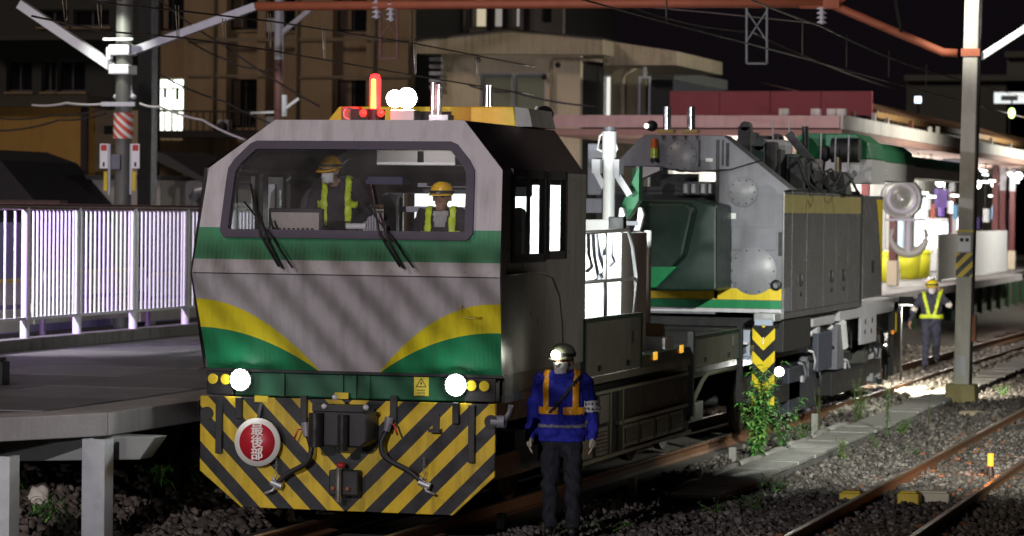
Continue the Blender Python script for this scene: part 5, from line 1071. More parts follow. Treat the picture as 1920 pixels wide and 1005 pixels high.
for i, h in enumerate(hs):
    if i == 0:
        o = window(apt, h, AY, .3, E_WIN, mat('cream_frame', (.6, .6, .45), .5), 1, .48)
        for k in range(5): MB().box(h[0] + .15 + k * .22, h[0] + .17 + k * .22, AY - .1, AY - .08, h[2], h[2] + (h[3] - h[2]) * .42).build('thin_bar', M_FRAME, o)
        zz = h[2] + (h[3] - h[2]) * .62; MB().box(h[0], h[1], AY - .02, AY + .02, zz + .45, zz + .5).box(h[0] + .25, h[0] + .37, AY - .02, AY + .02, zz + .12, zz + .45).box(h[1] - .4, h[1] - .28, AY - .02, AY + .02, zz + .05, zz + .45).build('drying_rack', M_FRAME, o)
    else:
        o = window(apt, h, AY, .3, M_DWIN, M_FRAME, 1); MB().box(h[0] + .08, h[0] + (h[1] - h[0]) * (.42 if i % 2 else .3), AY + .12, AY + .14, h[2] + .1, h[3] - .06).build('curtain', mat('faded_curtain', (.24, .16, .11), .9, 0, .3, 6), o)
        MB().box(h[1] + .15, h[1] + .75, AY - .32, AY - .002, h[2] - .1, h[2] + .4).build('air_conditioner', M_LGREY, apt, .03)
for px0, px1 in ((352, 432), (490, 505), (562, 630), (694, 772)):
    h = rect(px0, 0, px1, 10, AY); MB().box(h[0], h[1], AY - .35, AY - .002, .6, ztop).build('pilaster', mat('pilaster_render', (.36, .245, .145), .85, 0, .2, .5, streak=.15), apt)
for px in (400, 556, 700):
    q = B(px, 100, AY - .42); MB().cyl((q.x, AY - .42, .6), (q.x, AY - .42, ztop), .06, 8).build('rain_pipe', M_FASC0, apt)
for px0, px1, py in ((352, 500, 140), (560, 772, 142), (352, 772, 72)):
    h_ = rect(px0, py, px1, py + 4, AY - .36); MB().box(h_[0], h_[1], AY - .42, AY - .36, h_[2], h_[3]).build('string_course', M_FASC0, apt)
# balcony railing low
h = rect(200, 207, 482, 245, AY - 2); ra = MB().box(h[0], h[1], AY - 2.05, AY - 2, h[3] - .06, h[3]).box(h[0], h[1], AY - 2.0, AY - .4, h[2] - .25, h[2]).build('balcony_slab', M_FRAME, apt)
x = h[0]; first = None
while x < h[1]:
    if first is None: first = MB().box(x - .02, x + .02, AY - 2.04, AY - 2.01, h[2], h[3] - .06).build('baluster', M_FRAME, ra); x0_ = x
    else: share(first, ra, (x - x0_, 0, 0))
    x += .25
h = rect(410, 225, 432, 252, AY - 1); o = MB().box(h[0], h[1], AY - 1.2, AY - .8, h[2], h[3]).build('outdoor_unit', M_LGREY, apt, .03); q = ((h[0] + h[1]) / 2, AY - 1.21, (h[2] + h[3]) / 2); MB().lathe([(.001, 0), (.2, 0), (.2, .01)], q, 16, 'y').build('fan_grille', M_BLACK, o)
# upper lit wing
LY = 82; wing = thing('balcony_wing', 'upper storeys with warmly lit balcony doors between dark pillars', 'building', (-22, LY, .6))
a, c = B(772, 0, LY), B(1056, 0, LY); zt_ = B(900, -260, LY).z
doors = [(778, 803, E_WARM), (850, 862, E_PALE), (868, 884, E_PALE), (890, 912, E_WARM), (925, 945, E_PALE), (965, 975, E_PALE)]
hs = [rect(p0, -60, p1, 52, LY) for p0, p1, _ in doors]
m_wing = mat('wing_render', (.36, .30, .26), .85, 0, .2, .5)
MB().wall('y', LY, .3, a.x, c.x, .6, zt_, hs).build('facade', m_wing, wing); MB().box(a.x, c.x, LY + .31, LY + 8, .6, zt_).build('block_body', MATS['room_dark'], wing)
for h, (_, _, m) in zip(hs, doors): window(wing, h, LY, .3, m, M_FRAME, 0)
for px in (838, 866, 920, 948, 988): h = rect(px - 5, 0, px + 5, 10, LY - 1.2); MB().box(h[0], h[1], LY - 1.3, LY - 1.1, .6, zt_).build('balcony_pillar', M_FRAME, wing)
h = rect(780, 47, 835, 60, LY - 1.3); MB().box(h[0], h[1], LY - 1.3, LY, h[2], h[3]).build('balcony_front', M_FRAME, wing)
h = rect(1021, -50, 1034, 42, LY); MB().box(h[0], h[1], LY - .03, LY - .002, h[2], h[3]).build('dark_shutter', M_FRAME, wing)
# cream flat-roofed building
KY = 52; M_CREAM = mat('cream_stucco', (.78, .64, .45), .9, 0, .2, .5, .2, 15, streak=.12); M_FASC = mat('stained_fascia', (.58, .48, .33), .9, 0, .25, .7, streak=.35)
kb = thing('cream_building', 'cream stucco building with stained overhanging roof edge and tall lit side window', 'building', (-13, KY, .6))
a, c = B(828, 0, KY), B(1090, 0, KY); zr = B(950, 100, KY).z
hs = [rect(900, 137, 960, 226, KY), rect(961, 137, 1022, 226, KY)]
MB().wall('y', KY, .25, a.x, c.x, .6, zr, hs).build('front_wall', M_CREAM, kb)
MB().box(a.x, c.x - .02, KY + .26, KY + 7, .6, zr).build('inner_body', MATS['room_dark'], kb)
for h in hs: window(kb, h, KY, .25, mat('shutter_grey_green', (.26, .27, .19), .6, 0, .1), M_LGREY, 0)
# fascia with shallow apex
fz = lambda px, py: (B(px, py, KY - .6).x, B(px, py, KY - .6).z)
MB().prism([fz(780, 100), fz(780, 76), fz(955, 57), fz(1130, 74), fz(1130, 102)], 'y', KY - .6, KY + 7).build('roof_fascia', M_FASC, kb)
MB().prism([fz(778, 76), fz(778, 73), fz(955, 53.5), fz(1132, 71), fz(1132, 74), fz(955, 57)], 'y', KY - .65, KY + 7.05).build('roof_edge', M_FRAME, kb)
# right wing set back with side window
SY = KY + 2.6; a2, c2 = B(1090, 0, SY), B(1212, 0, SY)
h = rect(1121, 140, 1146, 226, SY); MB().wall('y', SY, .25, a2.x - .3, c2.x, .6, B(1150, 100, SY).z, [h]).build('side_wing_wall', mat('olive_stucco', (.34, .30, .18), .9, 0, .3, .6, streak=.3), kb)
window(kb, h, SY, .25, emis('lit_window_side', (1, 1, .88), .9), M_WHITE, 1)
g = lambda px, py: (B(px, py, SY - 2).x, B(px, py, SY - 2).z)
MB().prism([g(1132, 122), g(1132, 76), g(1268, 96), g(1268, 122)], 'y', SY - 2, SY + 4).build('wing_canopy', M_FASC, kb)
MB().tube([B(1033, 230, KY - .1), B(1033, 115, KY - .1), B(1040, 111, KY - .1), B(1110, 112, KY - .1), B(1130, 114, KY - .1)], .05, 8).build('downpipe', M_FASC, kb)
MB().tube([B(1205, 118, SY - .2), B(1172, 138, SY - .2), B(1168, 150, SY - .2), B(1168, 235, SY - .2)], .07, 8).build('downpipe', M_FASC, kb)
for px, py in ((1046, 122), (896, 112), (1020, 144)): MB().ball(B(px, py, KY - .12), .08, 10).build('vent_cap', M_BLACK, kb)
for i in range(5): h = rect(806, 108 + i * 13, 828, 115 + i * 13, KY - .1); MB().box(h[0], h[1], KY - .15, KY + .4, h[2], h[3]).build('louvre', M_LGREY, kb)
h = rect(1198, 143, 1220, 222, SY - 1); dfm = thing('door_frame', 'free standing white metal frame beside the cream building', 'frame', (h[0], SY - 1, .6)); q = .06
MB().box(h[0], h[0] + q, SY - 1.05, SY - 1, .6, h[3]).box(h[1] - q, h[1], SY - 1.05, SY - 1, .6, h[3]).box(h[0] + q, h[1] - q, SY - 1.05, SY - 1, h[3] - q, h[3]).build('posts', M_WHITE, dfm)
MB().box((h[0] + h[1]) / 2 - .04, (h[0] + h[1]) / 2 + .04, SY - 1.05, SY - 1, h[3], h[3] + .5).build('stub', M_WHITE, dfm)
# left: dark block, yellow warehouse, sheds
DY = 62; db = thing('dark_block', 'dark grey block of flats with unlit windows behind the left pole', 'building', (-36, DY, .6))
M_DK = mat('dark_render', (.055, .055, .05), .9, 0, .3, .5); a, c = B(-60, 0, DY), B(284, 0, DY); hs = [rect(78, 112, 105, 172, DY), rect(108, 112, 160, 172, DY), rect(72, 18, 128, 50, DY), rect(138, 18, 205, 50, DY), rect(12, 112, 60, 172, DY)]
MB().wall('y', DY, .3, a.x, c.x, .6, B(0, -200, DY).z, hs).build('facade', M_DK, db); MB().box(a.x, c.x, DY + .31, DY + .8, .6, B(0, -200, DY).z).build('block_body', MATS['room_dark'], db)
for h in hs: window(db, h, DY, .3, M_DWIN, mat('faint_frame', (.10, .10, .09), .5), 1)
h = rect(-60, 66, 214, 74, DY - 1); MB().box(h[0], h[1], DY - 1, DY, h[2], h[3]).build('balcony_slab', mat('balcony_dark', (.07, .065, .06), .9), db)
YY = 45; yb = thing('yellow_warehouse', 'ochre yellow warehouse with dark flat roof edge and beige annex', 'building', (-24, YY, .6))
M_OCH = mat('ochre_cladding', (.46, .25, .05), .7, 0, .15, .6, streak=.2); h = rect(-60, 200, 160, 345, YY); MB().box(h[0], h[1], YY, YY + 1.2, .6, h[3]).build('main_hall', M_OCH, yb)
h2 = rect(-65, 178, 163, 200, YY - .3); MB().box(h2[0], h2[1], YY - .3, YY + 1.3, h2[2], h2[3]).build('roof_edge', mat('roof_edge_dark', (.07, .055, .04), .8), yb)
h3 = rect(160.5, 207, 262, 345, YY + .6); MB().box(h3[0], h3[1], YY + .6, YY + 1.0, .6, h3[3]).build('annex', mat('beige_annex', (.40, .30, .18), .8, 0, .2, .6), yb)
h4 = rect(153, 195, 163, 330, YY - .1); MB().box(h4[0], h4[1], YY - .15, YY - .002, .6, h4[3]).build('downpipe', M_FRAME, yb); h5 = rect(198, 236, 214, 252, YY + .5); MB().box(h5[0], h5[1], YY + .4, YY + .598, h5[2], h5[3]).build('vent_hood', M_FRAME, yb)
HY = 32; hd = thing('dark_roof_shed', 'low shed with dark sloping roof in front of the yellow warehouse', 'shed', (-19, HY, .6))
p_ = [B(x, y, HY) for x, y in ((-60, 400), (-60, 278), (0, 300), (78, 392), (78, 400))]; MB().prism([(q.x, q.z) for q in p_], 'y', HY, HY + 4).build('roof', mat('slate_roof', (.03, .027, .03), .8, 0, .3, 2), hd); h = rect(-60, 392, 74, 500, HY + .1); MB().box(h[0], h[1], HY + .15, HY + 3.9, .6, h[3]).build('wall', M_DK, hd)
h = rect(-60, 374, 112, 384, HY - .5); MB().box(h[0], h[1], HY - .5, HY - .1, h[2], h[3]).build('gutter', mat('brown_gutter', (.12, .075, .06), .7), hd)
h = rect(116, 336, 300, 400, 36); ws = thing('white_shed', 'low off white shed behind the gantry pole', 'shed', (h[0], 36, .6)); MB().box(h[0], h[1], 36, 39, .6, h[3]).build('wall', mat('off_white_shed', (.46, .43, .38), .8, 0, .2, 1), ws)
MB().box(h[0] - .1, h[1] + .1, 35.8, 39.2, h[3], h[3] + .1).build('roof', M_DK, ws)
h = rect(288, 338, 400, 400, 37.5); ws = thing('grey_shed', 'pale shed with dark sloping roof beside the cab', 'shed', (h[0], 37.5, .6)); MB().box(h[0], h[1], 37.5, 40, .6, h[3]).build('wall', mat('pale_shed', (.40, .36, .33), .8), ws)
p_ = [B(x, y, 37.2) for x, y in ((288, 282), (312, 290), (400, 345), (400, 352), (288, 300))]; MB().prism([(q.x, q.z) for q in p_], 'y', 37.2, 40.5).build('roof', mat('slate_roof2', (.05, .045, .042), .6), ws)
p_ = [B(x, y, 37.0) for x, y in ((365, 385), (362, 370), (370, 358), (388, 355), (396, 358))]; MB().tube(p_, .11, 10).build('vent_duct', M_GALV, ws)
# far right dim buildings
FY = 150
for px0, px1, py, lab, c in ((1700, 1960, 152, 'low grey building dimly lit beyond the station roof', (.10, .10, .09)), (1888, 1980, 108, 'dim concrete block rising beyond the station roof', (.14, .14, .13)), (1220, 1262, 150, 'dark blue grey building corner behind the red roof', (.06, .06, .07))):
    Y = FY if px0 > 1500 else 70; a, c_ = B(px0, py, Y), B(px1, py, Y); o = thing('distant_building', lab, 'building', (a.x, Y, -.2)); MB().box(a.x, c_.x, Y, Y + 8, -.2, a.z).build('wall', mat('far_wall_%d' % px0, c, .9, 0, .3, .2), o); MB().box(a.x - .1, c_.x + .1, Y - .3, Y + 8.2, a.z, a.z + .35).build('parapet', mat('far_parapet', (.12, .12, .11), .9), o)
q = B(1893, 184, 120); o = thing('lit_sign', 'glowing white station sign beyond the roof', 'sign', q); MB().box(q.x - .75, q.x + .75, 120, 120.15, q.z - .25, q.z + .28).build('sign_box', emis('white_sign_glow', (.95, 1, 1), 1.0), o); MB().box(q.x - .4, q.x + .4, 119.9, 119.99, q.z - .12, q.z + .12).build('sign_symbol', mat('sign_grey', (.3, .35, .4), .6), o); MB().box(q.x - .05, q.x + .05, 120, 120.1, -.2, q.z - .25).build('post', M_STEEL, o)
q = B(1897, 212, 90); o = thing('green_signal_lamp', 'small glowing yellow green lamp hanging beyond the roof', 'lamp', q); MB().ball(q, (.13, .1, .2), 14).build('bulb', emis('green_lamp', (.6, 1, .25), 6), o); MB().cyl((q.x, q.y, q.z + .15), (q.x, q.y, q.z + .5), .03, 8).build('stem', M_STEEL, o)
q = B(1721, 187, 110); o = thing('small_floodlight', 'tiny blue white lamp above the ribbed roof', 'lamp', q); MB().box(q.x - .14, q.x + .14, q.y, q.y + .1, q.z - .14, q.z + .14).build('lens', emis('bluewhite', (.7, .85, 1), 4), o); MB().cyl((q.x, q.y + .1, -.2), (q.x, q.y + .1, q.z), .05, 8).build('post', M_STEEL, o)
# ================================================================== STATION CANOPY on the far part of the platform
CYN, CYF, CZ0, CZ1 = 40.0, 100.0, 4.97, 5.29
cn = thing('station_canopy', 'long station platform canopy with pale metal fascia and maroon columns', 'canopy', (-5, 45, PZ))
M_FA = mat('fascia_metal', (.66, .62, .54), .55, .1, .3, .8, streak=.35); M_SOF = mat('soffit_red_brown', (.42, .24, .19), .7, 0, .25)
y = CYN; L_ = [CYN, 45.5, 52, 59, 66, 75, 85, 100]
for y0, y1 in zip(L_, L_[1:]): MB().box(-2.24, -2.18, y0, y1 - .02, CZ0, CZ1).build('fascia_panel', M_FA, cn)
M_PINK = mat('pink_fascia', (.66, .42, .38), .6, 0, .2, .8, streak=.15)
for x0, x1 in ((-9.5, -5.6), (-5.58, -2.245)): MB().box(x0, x1, CYN - .06, CYN, CZ0 + .02, CZ1 - .02).build('end_fascia', M_PINK, cn)
MB().box(-9.5, -2.25, CYN, CYF, CZ1 - .06, CZ1 - .02).build('roof_sheet', M_FRAME, cn)
MB().box(-9.4, -2.25, CYN + .02, CYF, CZ0 - .14, CZ0 - .06).build('soffit', M_SOF, cn)
MB().box(-2.34, -2.20, CYN, CYF, CZ0 - .16, CZ0 - .01).box(-9.4, -2.35, CYN, CYN + .12, CZ0 - .16, CZ0 - .01).build('eaves_beam', M_SOF, cn)
for px in (1470, 1530, 1560, 1578): q = at(px, 205, Y=CYN + .2); MB().box(q.x - .1, q.x + .1, CYN + .1, CYN + .3, CZ1 - .02, CZ1 + .14).build('gutter_bracket', M_FA, cn)
for i, y in enumerate((42, 45, 47, 51, 54.5, 56, 62, 68, 73)): MB().box(-2.35, -2.25, y, y + .12, CZ1, CZ1 + .16 + (i % 2) * .05).build('bracket', M_FA if i % 3 else M_RUST, cn)
M_MAR = mat('maroon_column', (.12, .02, .018), .45, 0, .15)
def xcol(px, X, wd=.2):
    y = at(px, 450, X=X).y; o = MB().box(X - wd, X + wd * .0, y, y + .28, 1.75, CZ0 - .16).build('column', M_MAR, cn); MB().box(X - wd - .04, X + .04, y - .04, y + .32, PZ, 1.78).build('column_foot', mat('column_cream', (.62, .52, .38), .7), o); MB().box(X - wd - .003, X + .003, y - .003, y + .283, CZ0 - 1.0, CZ0 - .17).build('column_top', M_LGREY, o); return y
for px, X in ((1680, -3.4), (1884, -3.4), (1902, -3.4), (1790, -6)): xcol(px, X)
E_TUBE = emis('fluorescent', (1, 1, .96), 16)
for y in (44, 50, 56, 62, 68, 76, 84):
    for x in (-3.6, -6.4):
        o = MB().box(x - .12, x + .12, y, y + 1.4, 4.62, 4.68).cyl((x, y + .2, 4.68), (x, y + .2, CZ0 - .1), .015, 6).build('light_fitting', M_WHITE, cn); MB().cyl((x, y + .05, 4.59), (x, y + 1.35, 4.59), .028, 8).build('fluorescent_tube', E_TUBE, o)
for y in (43, 50, 57, 64, 72, 82): lamp('canopy_light', 'POINT', (-4.8, y, 3.9), 420, (1, .97, .9), .25)
# upper roof: red end fascia and ribbed roof
UY = 49; ur = thing('station_roof', 'station roof with long red end fascia and ribbed brown roof sheets', 'roof', (-8, UY, PZ))
h = rect(1256, 171, 1636, 216, UY); M_REDF = mat('red_fascia', (.40, .075, .08), .6, 0, .2, .5, streak=.1)
xs_ = np.linspace(h[0], h[1], 5)
for x0, x1 in zip(xs_, xs_[1:]): MB().box(x0, x1 - .015, UY, UY + .08, h[2], h[3]).build('fascia_panel', M_REDF, ur)
M_RIB = mat('brown_roof_sheet', (.20, .11, .06), .6, .1, .25); xr = h[1]
b = MB().add([(xr, UY + .08, h[2] + .1), (xr - 3, UY + .08, h[3] + .25), (xr - 3, 125, h[3] + .25), (xr, 125, h[2] + .1)], [(0, 1, 2, 3)]); b.build('roof_sheet', M_RIB, ur)
MB().box(xr - 6, xr, UY + .1, 125, h[2] - .3, h[2] - .1).build('eaves_board', M_FRAME, ur)
MB().box(xr - .02, xr + .1, UY + .1, 125, h[2] - .05, h[2] + .1).build('gutter', mat('ochre_gutter', (.30, .17, .06), .6), ur)
first = None
for i in range(70):
    y = UY + .3 + i * .75
    if first is None: first = MB().beam((xr + .06, y, h[2] + .02), (xr - 1.2, y, h[2] + .46), .2, .24).build('roof_rib', M_RIB, ur)
    else: share(first, ur, (0, i * .75, 0))
for x, y in ((xr - .5, UY + 2), (xr - 5, UY + 2), (xr - .5, UY + 30), (xr - 5, UY + 30)): MB().box(x - .1, x + .1, y, y + .2, PZ - .05, h[2] - .3).build('column', M_MAR, ur)
wr = thing('glow_wall', 'added white wall with glowing panels brightening the space under the canopy', 'building', (-7.2, 55, PZ))  # added wall whose glowing panes brighten the far platform
m_wr = mat('glow_wall_paint', (.55, .56, .5), .6, 0, .15, 1); hs = [(46 + i * 4.2, 49.4 + i * 4.2, 1.9, 3.7) for i in range(10)]
MB().wall('x', -7.0, -.12, 44, 90, PZ, CZ0 - .16, hs).build('wall', m_wr, wr); MB().box(-8.6, -7.13, 44, 90, PZ, PZ + .05).build('floor', m_wr, wr)
for i, h in enumerate(hs):
    o = MB().box(-7.06, -7.0, h[0], h[0] + .08, h[2], h[3]).box(-7.06, -7.0, (h[0] + h[1]) / 2 - .04, (h[0] + h[1]) / 2 + .04, h[2], h[3]).build('window', M_LGREY, wr); MB().box(-7.09, -7.07, h[0], h[1], h[2], h[3]).build('pane', emis('glow_pane_%d' % (i % 3), ((.9, 1, 1), (1, .95, .8), (.7, .9, 1))[i % 3], (2.4, .7, 1.3)[i % 3]), o)
# things standing on the far platform
m_hd = mat('white_corrugated', (.6, .6, .6), .5, 0, .1)
a, c = at(1822, 430, X=-3.0), at(1886, 505, X=-3.0); t = thing('white_hoarding', 'white corrugated hoarding panels on the platform behind the concrete pole', 'hoarding', (-3, a.y, PZ))
n = 14; ys_ = np.linspace(a.y, c.y, n + 1)
for i in range(n): MB().prism([(-3.0, ys_[i]), (-2.94, (ys_[i] * .75 + ys_[i + 1] * .25)), (-2.94, (ys_[i] * .3 + ys_[i + 1] * .7)), (-3.0, ys_[i + 1]), (-3.05, ys_[i + 1]), (-3.05, ys_[i])], 'z', PZ + .05, 2.55).build('panel', m_hd, t)
a, c = at(1760, 432, X=-3.0), at(1797, 505, X=-3.0); t = thing('grey_partition', 'plain pale grey partition panel on the platform left of the pole', 'partition', (-3, a.y, PZ)); MB().box(-3.05, -3.0, a.y, c.y, PZ + .04, 2.5).build('panel', mat('pale_partition', (.5, .5, .46), .6), t); MB().box(-3.06, -2.98, c.y, c.y + .15, PZ, 2.6).build('edge_post', mat('orange_edge', (.5, .16, .06), .6), t); MB().box(-3.3, -2.9, a.y, a.y + .1, PZ, PZ + .05).build('foot', M_STEEL, t)
m_yl = mat('lime_yellow_plastic', (.75, .72, .03), .5, 0, .05)
for i, px in enumerate((1663, 1706, 1726)):
    q = at(px, 502, Z=PZ + .0); q = at(px, 490, X=-4.3); t = thing('yellow_bin', ('yellow plastic bin beside the maroon column', 'round yellow plastic bin under the hook', 'yellow plastic bin right of the hook')[i], 'bin', (q.x, q.y, PZ), 0, 'yellow bins on the platform')
    MB().lathe([(.001, PZ), (.28, PZ), (.34, PZ + .75), (.3, PZ + .78), (.001, PZ + .8)], (q.x, q.y, 0), 18).build('bin_body', m_yl, t); MB().lathe([(.36, PZ + .74), (.37, PZ + .80), (.25, PZ + .88), (.001, PZ + .9)], (q.x, q.y, 0), 18).build('lid', m_yl, t)
# hanging items, signs and shop clutter under the canopy
cl = ((1745, 415, .35, .7, (.85, .95, 1), 3.0, 'brightly lit white vending cabinet under the canopy'), (1868, 460, .12, .3, (1, .95, .85), 0, 'white bag on the hoarding'))
q = at(1745, 470, X=-5.5); t = thing('vending_machine', 'brightly lit white vending machine under the canopy', 'vending machine', (q.x, q.y, PZ)); MB().box(q.x - .4, q.x + .4, q.y, q.y + 1.4, PZ, 2.95).build('cabinet', M_WHITE, t, .02); MB().box(q.x - .36, q.x + .36, q.y - .02, q.y - .002, 1.9, 2.85).build('lit_front', emis('vending_glow', (.9, .97, 1), 5), t); MB().box(q.x + .402, q.x + .41, q.y + .1, q.y + 1.3, 1.8, 2.8).build('lit_side', emis('vending_glow2', (.85, .95, 1), 3), t)
q = at(1790, 440, X=-5.0); t = thing('lit_board', 'tall bright backlit board beside the concrete pole', 'sign', (q.x, q.y, PZ)); MB().box(q.x - .06, q.x + .06, q.y, q.y + .5, PZ, 3.0).build('panel', emis('board_glow', (1, .98, .95), 4), t); MB().box(q.x - .08, q.x + .08, q.y - .05, q.y, PZ, 3.05).build('frame', M_LGREY, t)
q = at(1755, 385, X=-4.2); t = thing('blue_sign', 'purple hanging station sign under the canopy', 'sign', (q.x, q.y, 3.2)); MB().box(q.x - .06, q.x + .06, q.y, q.y + 2.2, 3.3, 3.9).build('panel', mat('purple_sign', (.12, .05, .3), .5), t); MB().cyl((q.x, q.y + .2, 3.9), (q.x, q.y + .2, 4.9), .02, 6).cyl((q.x, q.y + 2, 3.9), (q.x, q.y + 2, 4.9), .02, 6).build('hanger', M_STEEL, t)
for i, (px, py, X) in enumerate(((1812, 330, -3.0), (1832, 346, -3.4), (1866, 345, -3.6), (1763, 342, -4), (1735, 328, -3.8), (1910, 330, -3.2))):
    q = at(px, py, X=X); t = thing('pendant_lamp', ('round pendant lamp left of the concrete pole', 'bright round pendant lamp right of the concrete pole', 'small pendant lamp near the maroon column', 'bright pendant lamp above the vending machine', 'pendant lamp beside the green boom end', 'pendant lamp beyond the maroon columns')[i], 'lamp', q, 0, 'pendant lamps under the canopy')
    MB().ball(q, (.14, .14, .14), 14).build('globe', emis('pendant_glow', (1, 1, .95), 14), t); MB().cyl((q.x, q.y, q.z + .13), (q.x, q.y, 4.85), .015, 6).build('cord', M_BLACK, t)
random.seed(9)
for i in range(16):
    px, py, X = random.uniform(1655, 1915), random.uniform(318, 372), random.choice((-3.2, -4.0, -5.0, -6.0)); q = at(px, py, X=X)
    if q.z > 4.75 or q.z < 3.0: continue
    t = thing('strip_lamp', 'short bright greenish white strip lamp hung under the canopy roof', 'lamp', q, 0, 'strip lamps under the canopy'); MB().box(q.x - .05, q.x + .05, q.y, q.y + 1.1, q.z - .03, q.z + .03).build('tube', emis('strip_glow', (.9, 1, .9), 7), t); MB().cyl((q.x, q.y + .5, q.z + .03), (q.x, q.y + .5, 4.85), .012, 5).build('hanger', M_STEEL, t)
for i in range(10):
    px = 1738 + i * 14 + jit(5); X = -3.4 - (i % 4) * .7; q = at(px, 395 + jit(25), X=X); cn_ = ('white', 'red', 'purple', 'grey', 'blue')[i % 5]; t = thing('platform_notice', ('%s notice board hanging %s under the canopy' % (cn_, 'among the lamps' if i < 5 else 'beyond the concrete pole')), 'notice', q, 0, 'notices under the canopy')
    MB().box(q.x - .05, q.x + .05, q.y, q.y + random.uniform(.3, .9), q.z - .2, q.z + .25).build('panel', [M_WHITE, mat('red_notice', (.5, .08, .06), .6), mat('purple_sign', (.1, .05, .3), .5), M_LGREY, mat('blue_notice', (.1, .3, .5), .6)][i % 5], t); MB().cyl((q.x, q.y + .1, q.z + .25), (q.x, q.y + .1, 4.9), .012, 5).build('hanger', M_STEEL, t)
q = at(1745, 522, Z=PZ); t = thing('edge_reflector', 'white double reflector lamp on the platform edge above the walking worker', 'lamp', (q.x, q.y, PZ)); 
q = at(1743, 520, X=-2.1); MB().box(-2.15, -2.0, q.y - .3, q.y + .3, PZ - .03, PZ + .28).build('box', mat('silver_box', (.7, .7, .72), .25, .6), t, .02); MB().box(-2.0, -1.99, q.y - .2, q.y + .2, PZ, PZ + .2).build('lens', emis('edge_lamp', (.9, .95, 1), .5), t)
# ================================================================== PEOPLE
def cloth(name, col, **k): return mat(name, col, .85, 0, .3, 6, .5, 22, **k)
M_SKIN = mat('skin', (.42, .24, .16), .55, 0, .08, 20); M_GLOVE = cloth('work_glove', (.42, .37, .28)); M_SHOE = mat('black_boot', (.02, .02, .02), .5)
M_MASK = mat('white_mask', (.72, .72, .72), .8, 0, .05); M_HAIR = mat('black_hair', (.012, .01, .01), .6)
def blend(a, b_, t): return Vector(a).lerp(Vector(b_), t)
def hand_caps(wrist, elbow, side, curl=.5):    # palm, four fingers, thumb; side=+1 is the figure's left (+x)
    w_, e = Vector(wrist), Vector(elbow); d = (w_ - e).normalized(); f = Vector((0, -1, 0)); f = (f - d * f.dot(d)).normalized(); s = d.cross(f) * side
    out = [(w_, w_ + d * .075, .03, .034, 2), (w_ + d * .04 + f * .018, w_ + d * .085 + f * .022, .024, .022, 2), (w_ + d * .04 - f * .018, w_ + d * .085 - f * .022, .024, .022, 2)]
    inn = -Vector((side, 0, 0)); inn = (inn - d * inn.dot(d)); inn = inn.normalized() if inn.length > .01 else s
    for i, L in enumerate((.075, .085, .08, .062)):
        b0 = w_ + d * .085 + f * (.032 - i * .021); m_ = b0 + d * L * .5 + inn * L * .18 * curl; t_ = m_ + d * L * .42 + inn * L * .5 * curl
        out += [(b0, m_, .0115, .0105, 2), (m_, t_, .0105, .009, 2)]
    b0 = w_ + d * .03 + f * .03; m_ = b0 + d * .04 + f * .025 + inn * .012; out += [(b0, m_, .015, .012, 2), (m_, m_ + d * .035 + inn * .01, .012, .01, 2)]
    return out
